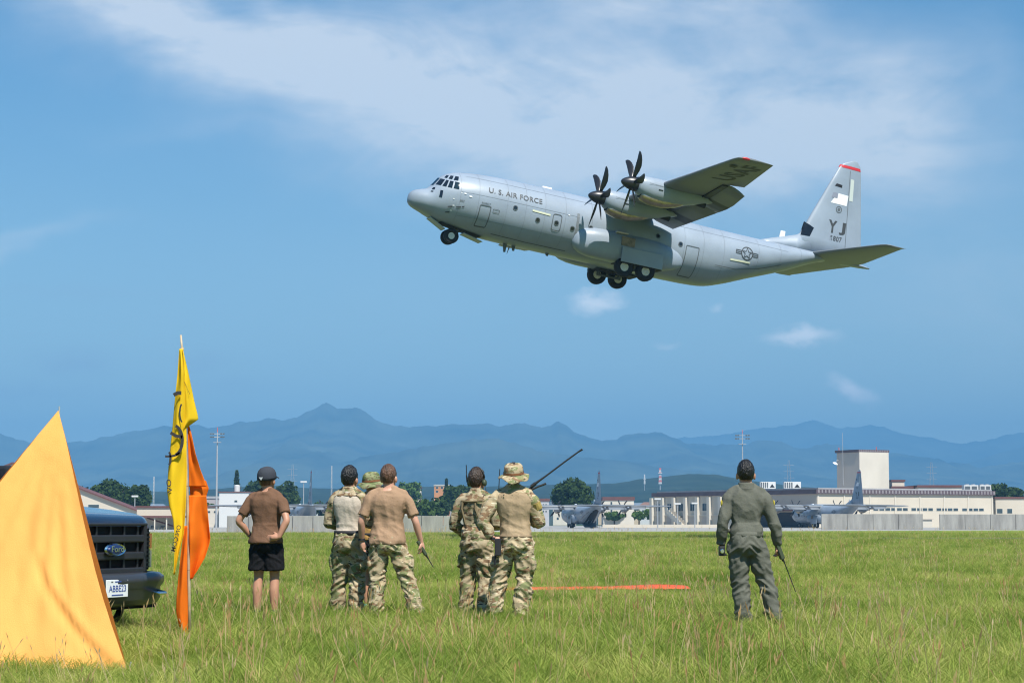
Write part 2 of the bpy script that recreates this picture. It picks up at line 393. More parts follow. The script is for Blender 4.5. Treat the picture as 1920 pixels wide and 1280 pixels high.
def wing_material():
    """grey paint darkened to carry underside shade, with exhaust soot streaked behind the four engines"""
    mt = bpy.data.materials.new('wing paint with soot and shade'); mt.use_nodes = True; N = mt.node_tree.nodes; L = mt.node_tree.links; b = N['Principled BSDF']; b.inputs['Roughness'].default_value = .5
    tc = N.new('ShaderNodeTexCoord'); sp = N.new('ShaderNodeSeparateXYZ'); L.new(tc.outputs['Object'], sp.inputs[0])
    def m(op, a, b2=0.0, clamp=False):
        n = N.new('ShaderNodeMath'); n.operation = op; n.use_clamp = clamp
        for i, q in enumerate((a, b2)):
            if hasattr(q, 'is_output'): L.new(q, n.inputs[i])
            else: n.inputs[i].default_value = q
        return n.outputs[0]
    ay = m('ABSOLUTE', sp.outputs[1])
    d = m('MINIMUM', m('ABSOLUTE', m('SUBTRACT', ay, 4.95)), m('ABSOLUTE', m('SUBTRACT', ay, 10.15)))
    nz = N.new('ShaderNodeTexNoise'); nz.inputs['Scale'].default_value = 1.6; nz.inputs['Detail'].default_value = 5
    mp = N.new('ShaderNodeMapping'); mp.inputs['Scale'].default_value = (.3, 2, 1); L.new(tc.outputs['Object'], mp.inputs[0]); L.new(mp.outputs[0], nz.inputs[0])
    d = m('ADD', d, m('MULTIPLY', m('SUBTRACT', nz.outputs[0], .5), .5))
    mask = m('SUBTRACT', 1.0, m('MULTIPLY', m('SUBTRACT', d, .55), 4.0, True), True)
    mask = m('MULTIPLY', mask, m('MULTIPLY', m('SUBTRACT', sp.outputs[0], .2), 1.6, True))
    mx = N.new('ShaderNodeMix'); mx.data_type = 'RGBA'; L.new(m('MULTIPLY', mask, .9), mx.inputs[0])
    n2 = N.new('ShaderNodeTexNoise'); n2.inputs['Scale'].default_value = .6; n2.inputs['Detail'].default_value = 6; L.new(tc.outputs['Object'], n2.inputs[0])
    rp = N.new('ShaderNodeValToRGB'); L.new(n2.outputs[0], rp.inputs[0]); rp.color_ramp.elements[0].color = (.155,.17,.185,1); rp.color_ramp.elements[1].color = (.195,.21,.23,1)  # aircraft grey darkened: the underside's shade is put into the base colour
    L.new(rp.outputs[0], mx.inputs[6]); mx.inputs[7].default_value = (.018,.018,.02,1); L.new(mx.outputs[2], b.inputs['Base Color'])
    return mt
M_WING = wing_material()

#            x     top   bottom half-width
FUS = [(0.00, 2.52, 2.40, .05), (.06, 2.82, 2.20, .30), (.30, 3.06, 2.00, .58), (.70, 3.22, 1.86, .84), (1.10, 3.34, 1.74, 1.05), (1.30, 3.50, 1.66, 1.16), (1.55, 3.84, 1.58, 1.30),
       (1.85, 4.25, 1.46, 1.46), (2.25, 4.55, 1.36, 1.64), (2.8, 4.76, 1.27, 1.82), (3.9, 4.95, 1.12, 2.04), (5.5, 5.06, .94, 2.14), (8.0, 5.10, .89, 2.16), (12, 5.12, .87, 2.16), (18, 5.06, .85, 2.16),
       (20.3, 5.02, .88, 2.14), (21.2, 5.0, .93, 2.12), (21.9, 5.0, 1.04, 2.10), (22.9, 4.99, 1.36, 2.05), (24.8, 4.98, 2.13, 1.85), (27.6, 4.98, 3.25, 1.42), (29.5, 4.98, 4.12, 1.02), (30.6, 4.97, 4.5, .80), (32.2, 4.92, 4.58, .52), (33.4, 4.86, 4.62, .32), (34.2, 4.78, 4.68, .10)]
_fx = np.array([q[0] for q in FUS])
def fus(x):
    """top, bottom and half-width of the fuselage at x (monotone smooth interpolation)"""
    out = []
    for k in (1, 2, 3):
        y = np.array([q[k] for q in FUS]); i = int(np.clip(np.searchsorted(_fx, x)-1, 0, len(_fx)-2))
        def sl(j):
            if j <= 0 or j >= len(_fx)-1: return (y[min(j+1,len(y)-1)]-y[max(j-1,0)])/(_fx[min(j+1,len(y)-1)]-_fx[max(j-1,0)])
            a = (y[j]-y[j-1])/(_fx[j]-_fx[j-1]); b = (y[j+1]-y[j])/(_fx[j+1]-_fx[j]); return 0 if a*b <= 0 else 2*a*b/(a+b)
        h = _fx[i+1]-_fx[i]; t = (x-_fx[i])/h; t = min(max(t, 0), 1)
        out.append((2*t**3-3*t**2+1)*y[i]+(t**3-2*t**2+t)*h*sl(i)+(-2*t**3+3*t**2)*y[i+1]+(t**3-t**2)*h*sl(i+1))
    return out
def fus_y(x, z):
    """half-width of the fuselage skin at height z"""
    t, b, w = fus(x); c = (t+b)/2; h = (t-b)/2; q = min(abs((z-c)/h), .999); e = 2.0 if z > c else 2.35
    return w*(1-q**e)**(1/e)
OX = 15.0                                    # local origin lies under x = 15 m
def side(verts, sgn=-1, lift=.022): return [(u-OX, sgn*(fus_y(u, v)+lift), v) for u, v in verts]
def qpatch(c, n=5):
    """grid over a quad c0..c3 in (x, z)"""
    v = []; f = []
    for j in range(n+1):
        for i in range(n+1):
            a, b = i/n, j/n; p = [(1-b)*((1-a)*c[0][k]+a*c[1][k])+b*((1-a)*c[3][k]+a*c[2][k]) for k in (0, 1)]; v.append(p)
    for j in range(n):
        for i in range(n): k = j*(n+1)+i; f.append((k, k+1, k+n+2, k+n+1))
    return v, f
def airfoil(le, ch, thick, z, y, n=12, cam=.02, cut=1.0):
    """closed ring of an airfoil section in the x-z plane at y"""
    up = []; lo = []
    for i in range(n+1):
        t = cut*(1-math.cos(math.pi*i/n))/2
        yt = 5*thick*(.2969*math.sqrt(t)-.126*t-.3516*t**2+.2843*t**3-.1036*t**4); yc = cam*4*t*(1-t)
        up.append((le+t*ch-OX, y, z+(yc+yt)*ch)); lo.append((le+t*ch-OX, y, z+(yc-yt)*ch))
    return up+lo[::-1][:-1]
def loft_part(rings, name, m, parent, smooth=True):
    o = MB().loft(rings).build(name, m, parent, smooth)
    for p in o.data.polygons:
        if len(p.vertices) > 4: p.use_smooth = False
    return o

def make_transport(label):
    root = empty('transport_aircraft', label=label, cat='aircraft')
    # fuselage
    xs = sorted(set(list(np.concatenate([np.linspace(0, .06, 3), np.linspace(.06, 3, 26), np.linspace(3, 21, 26), np.linspace(21, 34.2, 34)]))))
    rings = []; NR = 44
    for x in xs:
        t, b, w = fus(x); c = (t+b)/2; h = (t-b)/2; ring = []
        for k in range(NR):
            th = 2*math.pi*k/NR; cs, sn = math.cos(th), math.sin(th); e = 2.0 if sn > 0 else 2.35
            ring.append((x-OX, w*math.copysign(abs(cs)**(2/e), cs), c+h*math.copysign(abs(sn)**(2/e), sn)))
        rings.append(ring)
    F = loft_part(rings, 'fuselage', M_GREY, root)
    def on_side(name, v, f, m, sg=(-1, 1), lift=.022, parent=F):
        for s in sg:
            o_ = mesh_obj(name, side(v, s, lift), f if s < 0 else [q[::-1] for q in f], m, parent)
            if name == 'lettering': tag(o_, kind='stuff')
    # flight-deck windows (two rows each side), nose windows
    def w4(a, b, c, d, n=4): v, f = qpatch((a, b, c, d), n); on_side('cockpit_window', v, f, M_PGLASS, lift=.028)
    row = [((1.50,3.60),(1.72,3.52),(1.98,3.98),(1.80,4.08)), ((1.80,3.50),(2.02,3.46),(2.18,3.93),(2.05,3.97)), ((2.10,3.45),(2.36,3.42),(2.46,3.90),(2.25,3.92)), ((2.45,3.42),(2.80,3.40),(2.82,3.86),(2.55,3.90))]
    for q in row: w4(*q)
    for q in [((1.98,4.16),(2.10,4.10),(2.26,4.34),(2.16,4.38)), ((2.18,4.08),(2.38,4.04),(2.52,4.34),(2.36,4.36)), ((2.46,4.02),(2.74,4.00),(2.82,4.32),(2.62,4.34))]: w4(*q)
    w4((1.26,3.20),(1.40,3.20),(1.46,3.38),(1.36,3.38), 3); w4((1.18,3.02),(1.32,3.02),(1.34,3.10),(1.22,3.10), 2); w4((1.66,2.72),(1.84,2.70),(1.86,3.16),(1.70,3.18), 3)
    # centre windscreen panes wrap round the front
    for (y0, y1) in ((-.52, -.06), (.06, .52)):
        v = []
        for (x, z) in ((1.42, 0), (1.80, 0)):
            for y in (y0, y1):
                t, b, w = fus(x); c = (t+b)/2; h = (t-b)/2; v.append((x-OX-.02, y, c+h*math.sqrt(max(0, 1-(y/w)**2))+.025))
        mesh_obj('cockpit_window', v, [(0,1,3,2)], M_PGLASS, F)
    # doors, hatches and portholes
    def outline(name, x0, x1, z0, z1, w=.045, r=.08, sg=(-1,)):
        v, f = stroke(rectpts(x0, x1, z0, z1, r), w, True); on_side(name, v, f, M_GREYD, sg)
    outline('crew_door', 4.30, 5.02, 1.36, 2.66, .06); outline('escape_hatch', 9.33, 9.94, 2.06, 3.12, .05, .15); outline('paratroop_door', 19.05, 20.0, 1.08, 3.02, .05, .06); outline('access_panel', 5.2, 5.62, 2.34, 2.54, .035, .03)
    for x, z in ((8.31,2.47),(9.62,2.55),(10.79,2.42),(6.66,2.93),(12.05,2.72),(16.9,3.2),(18.6,3.0)):
        c = circ(x, z, .12, 14); on_side('porthole', c, [tuple(range(14))], M_PGLASS, lift=.026); v, f = stroke(circ(x, z, .15, 18), .045, True); on_side('porthole_rim', v, f, M_GREYD)
    v, f = qpatch(((11.0,1.45),(11.18,1.45),(11.18,3.5),(11.0,3.5)), 8); on_side('propeller_warning_band', v, f, mat('band grey', (.17,.19,.21), .5))
    for (x0, z0, x1, z1) in ((7.85,3.02,9.12,2.97), (22.42,2.76,24.0,2.84)):
        v, f = qpatch(((x0,z0-.06),(x1,z1-.06),(x1,z1+.06),(x0,z0+.06)), 6); on_side('formation_light', v, f, M_STRIP, lift=.028)
    for x, z, s in ((3.22,3.18,.09),(3.58,3.05,.11),(2.98,3.20,.05),(2.55,2.72,.06),(2.62,2.30,.07),(2.55,1.98,.07),(10.42,3.25,.07)):
        c = circ(x, z, s, 10); on_side('static_port', [(a, z+(b-z)*.5) for a, b in c], [tuple(range(10))], M_PATCH, (-1,), .026)
    for x0, x1, z in ((2.3,2.55,2.2),(2.25,2.5,1.85),(2.8,3.1,2.25),(3.15,3.3,2.32)):
        v, f = qpatch(((x0,z-.05),(x1,z-.02),(x1,z+.06),(x0,z+.01)), 2); on_side('probe', v, f, M_MARK, (-1,))
    tv, tf = text_flat('U. S. AIR FORCE', 3.72, .36, .012, 1.08); on_side('lettering', [(4.76+a, 3.57+b) for a, b in tv], tf, M_MARK, (-1,), .024)
    tv, tf = text_flat('50807', .62, .10, .01); on_side('lettering', [(4.36+a, 2.76+b) for a, b in tv], tf, M_GREYD, (-1,), .024)
    tv, tf = text_flat('807', .3, .12, .01); on_side('lettering', [(2.95+a, 2.62+b) for a, b in tv], tf, M_GREYD, (-1,), .024)
    # national roundel: ring, star, bars
    cx, cz = 23.66, 3.42; b = MB()
    star = []
    for k in range(10): r = .40 if k % 2 == 0 else .16; a = math.pi/2+math.pi*k/5; star.append((cx+r*math.cos(a), cz+r*math.sin(a)))
    for pts, w in ((circ(cx, cz, .44, 28), .06), (star, .05), (rectpts(cx-.86, cx-.46, cz-.12, cz+.12), .05), (rectpts(cx+.46, cx+.86, cz-.12, cz+.12), .05), ([(cx-.86, cz), (cx-.47, cz)], .04), ([(cx+.47, cz), (cx+.86, cz)], .04)):
        v, f = stroke(pts, w, len(pts) > 2); b.add(side(v), f)
    tag(b.build('roundel', M_MARK, F), kind='stuff')
    v, f = stroke([(21.4, 2.15), (23.0, 2.2), (24.8, 2.62), (26.6, 3.28)], .035); on_side('cargo_door_seam', v, f, M_GREYD)
    v, f = stroke([(5.6,1.12),(8,1.06),(10.9,1.06)], .03); on_side('belly_seam', v, f, M_GREYD)
    M_SEAM = mat('skin seam', (.205,.24,.285), .5)
    for x in (2.95, 4.15, 6.1, 7.4, 8.75, 10.2, 12.1, 18.9, 20.35, 21.9, 24.6, 26.4, 28.1):
        t, b_, w = fus(x); c = (t+b_)/2; h = (t-b_)/2
        v, f = stroke([(x, c+h*q) for q in np.linspace(-.86, .93, 15)], .022, False, .1); on_side('skin_seam', v, f, M_SEAM, (-1,), .016)
    for z0, x0, x1 in ((4.45,3.3,12.5),(3.28,2.9,11.0),(1.75,3.0,11.0),(4.3,18.5,27.0)):
        v, f = stroke([(x0, z0), (x1, z0)], .018, False, .3); on_side('skin_seam', v, f, M_SEAM, (-1,), .016)
    # belly and roof aerials
    MB().box(9.0-OX, 9.7-OX, -.2, .2, 5.08, 5.24, .05).build('aerial_fairing', M_PATCH, root)
    MB().loft([[(26.85-OX,-.04,5.3),(27.3-OX,-.04,5.3),(27.3-OX,.04,5.3),(26.85-OX,.04,5.3)], [(26.95-OX,-.03,6.0),(27.3-OX,-.03,6.0),(27.3-OX,.03,6.0),(26.95-OX,.03,6.0)]]).build('blade_aerial', M_PATCH, root)
    for x, h in ((7.5,.35),(6.9,.55),(9.9,.2)):
        MB().loft([[(x-OX,-.03,.95),(x+.3-OX,-.03,.95),(x+.3-OX,.03,.95),(x-OX,.03,.95)], [(x+.12-OX,-.015,.9-h),(x+.26-OX,-.015,.9-h),(x+.26-OX,.015,.9-h),(x+.12-OX,.015,.9-h)]]).build('blade_aerial', M_GREYD, root)
    # wing box (one piece, tip to tip), flaps, ailerons
    def wing_at(y):
        a = abs(y)
        if a < 10.9: le, te = 12.95+.10*a/10.9, 17.75-.12*a/10.9
        else: t = (a-10.9)/9.3; le, te = 13.05+.33*t, 17.63-1.93*t
        return le, te-le, 4.42+.016*a, .17-.05*a/20.2
    ys = [-20.2,-20.05,-19.6,-17,-14.16,-14.15,-10.9,-5,-2.2,2.2,5,10.9,14.15,14.16,17,19.6,20.05,20.2]; rings = []
    for y in ys:
        le, ch, z, th = wing_at(y); cut = .74 if abs(y) < 14.155 else .99
        k = {20.2: .25, 20.05: .75}.get(abs(y), 1.0)
        rings.append(airfoil(le+(.25*(1-k)), ch*(1-.12*(1-k)), th*k, z, y, 12, .02, cut))
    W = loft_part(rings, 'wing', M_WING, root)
    for s in (-1, 1):
        for (y0, y1) in ((2.25, 9.0), (9.06, 14.1)):
            rg = []
            for y in np.linspace(y0, y1, 5):
                le, ch, z, th = wing_at(y); hx, hz_ = le+ch*.70, z-.13; fl = ch*.34; a = R(17); ring = []
                for q in airfoil(OX, fl, .16, 0, 0, 7, .03): ring.append((hx-OX+q[0]*math.cos(a)+q[2]*math.sin(a), s*y, hz_-q[0]*math.sin(a)+q[2]*math.cos(a)))
                rg.append(ring)
            loft_part(rg, 'flap', M_WING, root)
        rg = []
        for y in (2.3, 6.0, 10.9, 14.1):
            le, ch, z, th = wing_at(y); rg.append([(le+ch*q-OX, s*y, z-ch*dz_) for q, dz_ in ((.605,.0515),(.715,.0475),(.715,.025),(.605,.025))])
        loft_part(rg, 'flap_gap_shade', M_BLACK, W, False)  # black strip paints the shade in the gap ahead of the flaps
    # lettering under the port wing, tip lamps
    tv, tf = text_flat('USAF', 4.1, 1.35, .02, 1.05); v = []
    for a, b_ in tv:
        y = -15.2-a; x = 15.42-b_*.95+.06*a; le, ch, z, th = wing_at(y); t = min(max((x-le)/ch, .02), .98)
        yt = 5*th*(.2969*math.sqrt(t)-.126*t-.3516*t**2+.2843*t**3-.1036*t**4); v.append((x-OX, y, z+(.02*4*t*(1-t)-yt)*ch-.018))
    tag(mesh_obj('lettering', v, [q[::-1] for q in tf], M_BLACK, W), kind='stuff')
    for s, m in ((-1, M_RED), (1, mat('starboard lamp green', (.03,.4,.12), .3))): MB().ell((13.9-OX, s*20.12, 4.76), (.3,.14,.08), 10, 6).build('navigation_lamp', m, W)
    for s in (-1, 1):
        le, ch, z, th = wing_at(18.6); mesh_obj('access_panel', [(le+.35-OX, s*18.4, z-.17),(le+.75-OX, s*18.4, z-.19),(le+.75-OX, s*18.9, z-.185),(le+.35-OX, s*18.9, z-.165)], [(0,1,2,3)], M_BLACK, W)
    # engines
    for y in (-10.15, -4.95, 4.95, 10.15):
        dz = .10 if abs(y) > 8 else 0.0; rg = []
        for x, zc, rw, rh in ((11.52,4.22,.46,.46),(11.62,4.2,.56,.56),(11.9,4.14,.64,.66),(12.5,4.08,.69,.74),(13.2,4.06,.70,.78),(14.0,4.08,.68,.74),(14.9,4.16,.60,.60),(15.8,4.22,.45,.42),(16.6,4.26,.26,.22),(17.0,4.28,.1,.08)):
            rg.append([(x-OX, y+rw*math.copysign(abs(math.cos(a))**.85, math.cos(a)), zc+dz+rh*math.copysign(abs(math.sin(a))**.85, math.sin(a))) for a in [2*math.pi*k/24 for k in range(24)]])
        Nn = loft_part(rg, 'engine_nacelle', M_GREY, root)
        rg = []
        for x, zc, rw, rh in ((11.78,3.62,.34,.20),(11.95,3.55,.44,.30),(12.5,3.45,.48,.36),(13.4,3.42,.46,.34),(14.3,3.55,.38,.26),(15.0,3.75,.22,.14)):
            rg.append([(x-OX, y+rw*math.cos(a), zc+dz+rh*math.sin(a)) for a in [2*math.pi*k/18 for k in range(18)]])
        ch_ = loft_part(rg, 'intake_scoop', M_METAL, Nn)
        rg = [[(x-OX, y+rw*math.cos(a), 3.62+dz+rh*math.sin(a)) for a in [2*math.pi*k/18 for k in range(18)]] for x, rw, rh in ((11.765,.32,.18),(11.772,.06,.03))]
        loft_part(rg, 'intake_mouth', M_WELL, Nn)
        MB().tube([(15.4-OX, y, 3.98+dz), (16.3-OX, y, 3.86+dz)], [.22, .19], 14).build('exhaust_pipe', M_BLACK, Nn)
        v, f = stroke([(12.1,4.25),(13.0,4.22),(14.2,4.2)], .025); 
        for s in (-1, 1): mesh_obj('panel_seam', [(a-OX, y+s*.705, b_+dz+.05) for a, b_ in v], f, M_GREYD, Nn)
        MB().box(12.75-OX, 13.05-OX, y-.72, y-.69, 4.0+dz, 4.05+dz).build('vent', M_BLACK, Nn)
        # six-bladed propeller
        Pz = 4.2+dz
        P = MB().lathe([(-1.05,.02),(-1.0,.12),(-.85,.24),(-.6,.36),(-.3,.44),(0,.46),(.04,.44)], 'x', 24, (0,0,0)).build('propeller', M_PROP, root, True, (11.5-OX, y, Pz))
        for k in range(6):
            ang = R(30+60*k); rg = []
            for r, c, tw, sw in ((.38,.16,62,0),(.6,.24,56,.0),(.9,.36,48,-.02),(1.25,.43,40,-.02),(1.6,.40,33,.04),(1.88,.31,28,.14),(2.02,.18,26,.22),(2.06,.06,25,.27)):
                tw = R(tw); ring = []
                for j in range(10):
                    a = 2*math.pi*j/10; u = c/2*math.cos(a)+sw; w = c*.07*math.sin(a)+(.03 if r < .5 else 0)*math.sin(a)
                    tx = -u*math.sin(tw)+w*math.cos(tw)-.3; ty = u*math.cos(tw)+w*math.sin(tw)
                    ring.append((tx, ty*math.cos(ang)-r*math.sin(ang), ty*math.sin(ang)+r*math.cos(ang)))
                rg.append(ring)
            loft_part(rg, 'blade', M_PROP, P)
    # fin, rudder, fillet
    def fin_sec(z):
        t = (z-5.0)/6.9; le = 27.9+3.15*t; te = 33.5-.95*t
        if z > 11.5: q = (z-11.5)/.6; le += .9*q*q; te -= .35*q*q
        return le, te
    rg = []
    for z in (4.7, 6, 8, 10, 11.5, 11.75, 11.95, 12.06, 12.1):
        le, te = fin_sec(z); rg.append([(q[0], q[2], z) for q in airfoil(le, te-le, .115 if z < 11.9 else .07, 0, 0, 12, 0)])
    T = loft_part(rg, 'tail_fin', M_GREY, root)
    def fin_y(x, z):
        le, te = fin_sec(z); t = min(max((x-le)/(te-le), .001), 1); return 5*.115*(te-le)*(.2969*math.sqrt(t)-.126*t-.3516*t**2+.2843*t**3-.1036*t**4)
    rg = []
    for x, z, w in ((25.2,4.95,.05),(26.2,5.3,.10),(27.2,5.62,.15),(28.2,5.95,.22),(29.2,6.6,.26)):
        rg.append([(x-OX, -w*2.2, 4.8),(x-OX,-w,(z+4.8)/2),(x-OX,-w*.3,z),(x-OX,w*.3,z),(x-OX,w,(z+4.8)/2),(x-OX,w*2.2,4.8)])
    loft_part(rg, 'dorsal_fillet', M_GREY, T)
    def on_fin(name, v, f, m, lift=.014, sg=(-1,)):
        for s in sg: mesh_obj(name, [(a-OX, s*(fin_y(a, b_)+lift), b_) for a, b_ in v], f, m, T)
    v, f = qpatch(((30.80,11.42),(32.58,11.42),(32.5,11.62),(30.9,11.62)), 6); on_fin('tail_stripe', v, f, M_RED, sg=(-1,1))
    v, f = qpatch(((31.90,9.15),(32.20,9.15),(32.12,10.72),(31.84,10.72)), 4); on_fin('formation_light', v, f, mat('pale strip', (.5,.55,.52), .5))
    v, f = qpatch(((30.42,8.72),(31.74,8.72),(31.80,9.48),(30.9,9.5)), 4); on_fin('flag_patch', v, f, M_PATCH)
    v, f = qpatch(((30.46,9.12),(30.92,9.12),(30.95,9.5),(30.55,9.5)), 3); on_fin('flag_canton', v, f, mat('faded canton', (.22,.24,.30), .5), .022)
    v, f = qpatch(((30.62,9.98),(31.2,9.94),(31.2,10.14),(30.75,10.18)), 3); on_fin('tail_band', v, f, M_BLACK)
    v, f = stroke(circ(31.15, 8.35, .22, 16), .06, True); on_fin('badge', v, f, M_GREYD); c = circ(31.15, 8.35, .12, 10); on_fin('badge', c, [tuple(range(10))], M_GREYD)
    for ch, x_, w_ in (('Y', 30.46, .68), ('J', 31.36, .52)): tv, tf = text_flat(ch, w_, .90, .03); on_fin('letter', [(x_+a, 6.6+b_) for a, b_ in tv], tf, M_MARK)
    for q, ch in enumerate('807'): tv, tf = text_flat(ch, .21, .36, .015); on_fin('numeral', [(30.95+q*.25+a, 6.06+b_) for a, b_ in tv], tf, M_MARK)
    for ch, x_, z_ in (('A',30.68,6.27),('F',30.79,6.27),('1',30.70,6.06),('5',30.79,6.06)): tv, tf = text_flat(ch, None, .15); on_fin('numeral', [(x_+a, z_+b_) for a, b_ in tv], tf, M_MARK)
    v, f = qpatch(((28.45,6.0),(29.1,6.0),(29.35,6.65),(28.66,7.0)), 5); on_fin('intake_panel', v, f, mat('glossy black boot', (.01,.011,.015), .12), .02, (-1, 1))
    v, f = stroke([(32.05,5.1),(31.72,11.3)], .035); on_fin('rudder_seam', v, f, M_GREYD, sg=(-1,1))
    # tailplane
    rg = []
    for y in (-8.02,-7.9,-7.5,-1.0,1.0,7.5,7.9,8.02):
        a = abs(y); le = 28.95+1.75*a/8.02; te = 33.35-1.25*a/8.02; k = {8.02: .3, 7.9: .8}.get(a, 1)
        rg.append(airfoil(le+(1-k)*.5, (te-le)*(.86+.14*k), .12*k, 4.76, y, 10, -.01))
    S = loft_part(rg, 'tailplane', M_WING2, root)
    for s in (-1, 1):
        v, f = stroke([(32.1, 1.2), (31.25, 7.6)], .05); mesh_obj('elevator_seam', [(a-OX, s*b_, 4.63+.02*b_) for a, b_ in v], f, M_GREYD, S)
    # landing gear
    def wheel(x, y, z, r, w, parent, name='wheel'):
        me = MB().lathe([(-w*.30,r*.44),(-w*.5,r*.62),(-w*.5,r*.86),(-w*.36,r*.985),(0,r),(w*.36,r*.985),(w*.5,r*.86),(w*.5,r*.62),(w*.30,r*.44)], 'y', 28, (0,0,0), False)
        t = me.build(name, M_TYRE, parent, True, (x-OX, y, z))
        MB().lathe([(-w*.38,.05),(-w*.38,r*.16),(-w*.30,r*.22),(-w*.30,r*.46),(w*.30,r*.46),(w*.30,r*.22),(w*.38,r*.16),(w*.38,.05)], 'y', 18, (x-OX, y, z)).build('rim', M_RIM, parent, False)
    G = MB().tube([(3.35-OX,0,1.5),(3.2-OX,0,.6)], .09, 10).tube([(3.2-OX,-.42,.58),(3.2-OX,.42,.58)], .06, 8).tube([(4.1-OX,0,1.2),(3.3-OX,0,.75)], .05, 8).build('nose_gear', M_GREYD, root)
    for y in (-.32, .32): wheel(3.2, y, .58, .50, .30, G)
    MB().loft([[(1.6-OX,-.42,1.48),(1.6-OX,.42,1.48),(1.6-OX,.42,1.52),(1.6-OX,-.42,1.52)], [(2.7-OX,-.42,.92),(2.7-OX,.42,.92),(2.7-OX,.42,.97),(2.7-OX,-.42,.97)]]).build('gear_door', M_GREY, root)
    MB().loft([[(4.0-OX,-.42,.92),(4.0-OX,.42,.92),(4.0-OX,.42,.96),(4.0-OX,-.42,.96)], [(5.35-OX,-.42,.62),(5.35-OX,.42,.62),(5.35-OX,.42,.66),(5.35-OX,-.42,.66)]]).build('gear_door', M_GREY, root)
    b = []
    for x in np.linspace(2.3, 5.2, 9):
        t, bt, w = fus(x); b += [(x-OX, -.5, bt-.012), (x-OX, .5, bt-.012)]
    for i in range(0, len(b), 2):
        x = b[i][0]+OX; 
    bay = [(x_, y_, z_-.01 + (.5/fus(x_+OX)[2])**2.35*.1) for x_, y_, z_ in b]
    mesh_obj('gear_bay', bay, [(2*i, 2*i+1, 2*i+3, 2*i+2) for i in range(8)], M_WELL, root)
    for s in (-1, 1):
        rg = []
        for x, k in ((10.95,.04),(11.05,.32),(11.3,.6),(11.7,.82),(12.3,.95),(13,1),(16.0,1),(17.0,.96),(17.8,.82),(18.5,.58),(18.95,.3),(19.1,.05)):
            ring = []
            for j in range(24):
                a = 2*math.pi*j/24; cs, sn = math.cos(a), math.sin(a)
                ring.append((x-OX, s*(1.75+.95*k*math.copysign(abs(cs)**.8, cs)), 1.86+(1.04 if sn > 0 else .98)*(.35+.65*k)*math.copysign(abs(sn)**.75, sn)*(k**.3)))
            rg.append(ring)
        loft_part(rg, 'gear_fairing', M_GREY, root)
        MB().box(14.2-OX, 17.2-OX, s*2.86-.03, s*2.86+.03, .86, 1.86, .025).build('gear_door', M_GREY, root)
        MB().box(14.12-OX, 15.1-OX, s*2.70-.02, s*2.70+.02, 1.95, 2.55, .01).build('open_bay_panel', M_BROWN, root)  # brown panel stands for the open gear bay area
        MB().box(14.2-OX, 17.3-OX, min(s*1.2, s*2.62), max(s*1.2, s*2.62), .84, .90).build('gear_bay', M_WELL, root)
        MB().box(13.75-OX, 14.6-OX, s*2.45-.16, s*2.45+.3, 2.74, 2.84, .03).build('air_scoop', mat('pale scoop', (.55,.5,.46), .5), root)
        G = MB().tube([(14.7-OX,s*2.0,1.3),(14.7-OX,s*2.0,.65)], .12, 10).tube([(16.25-OX,s*2.0,1.3),(16.25-OX,s*2.0,.65)], .12, 10).tube([(14.6-OX,s*2.0,.62),(16.35-OX,s*2.0,.60)], .08, 8).build('main_gear', M_GREYD, root)
        for x in (14.7, 16.25): wheel(x, s*2.28, .62, .66, .46, G)
    return root
M_WING2 = mat('tailplane grey with shade', (.185,.205,.225), .5, var=.08, scale=.6)  # darker copy of the aircraft grey, with underside shade in the colour

ac = make_transport('grey four-engined transport aircraft climbing away with its landing gear still down')
ac_rot = Matrix.Rotation(.360497333, 4, 'Z') @ Matrix.Rotation(.155580985, 4, 'Y') @ Matrix.Rotation(.00471643734, 4, 'X')
ac.rotation_euler = ac_rot.to_euler()
ac.location = Vector((7.18749846, 132.754496, 20.2162825)) - ac_rot.to_3x3() @ Vector((0, 0, 3))
# ------------------------------------------------------------------ parked aircraft
def park(px, d, t, label):
    c = copy_tree(ac); c.rotation_euler = (0, 0, -(math.pi/2-R(t)))
    fx, fz = at(px, 900, d).x, 0
    # the fin stands 17 m behind the local origin
    c.location = (fx-17.0*math.sin(R(t)), d+17.0*math.cos(R(t)), .045)
    c['label'] = label; c['group'] = 'transport aircraft parked on the apron'; return c
pk1 = park(584, 415, 12, 'parked grey transport aircraft whose fin rises behind the long concrete wall on the left')
pk2 = park(1124, 420, 11, 'parked grey transport aircraft with open rear ramp beside the big round tree')
pk3 = park(1612, 415, 17, 'parked grey transport aircraft whose fin stands in front of the cream hall')
# pk2 has its rear ramp open: a dark patch paints the shaded hold, with a lowered ramp
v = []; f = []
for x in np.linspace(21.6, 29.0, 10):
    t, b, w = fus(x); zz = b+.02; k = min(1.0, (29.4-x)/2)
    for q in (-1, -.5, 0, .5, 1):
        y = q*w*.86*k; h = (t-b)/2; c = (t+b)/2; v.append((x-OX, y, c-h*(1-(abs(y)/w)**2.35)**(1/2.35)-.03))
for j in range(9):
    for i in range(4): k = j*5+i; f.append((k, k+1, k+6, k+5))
mesh_obj('hold_shade_patch', v, f, M_WELL, pk2, True)
MB().loft([[(21.5-OX,-1.5,.95),(21.5-OX,1.5,.95),(21.5-OX,1.5,1.1),(21.5-OX,-1.5,1.1)], [(24.6-OX,-1.5,.1),(24.6-OX,1.5,.1),(24.6-OX,1.5,.2),(24.6-OX,-1.5,.2)]]).build('cargo_ramp', M_GREYD, pk2)

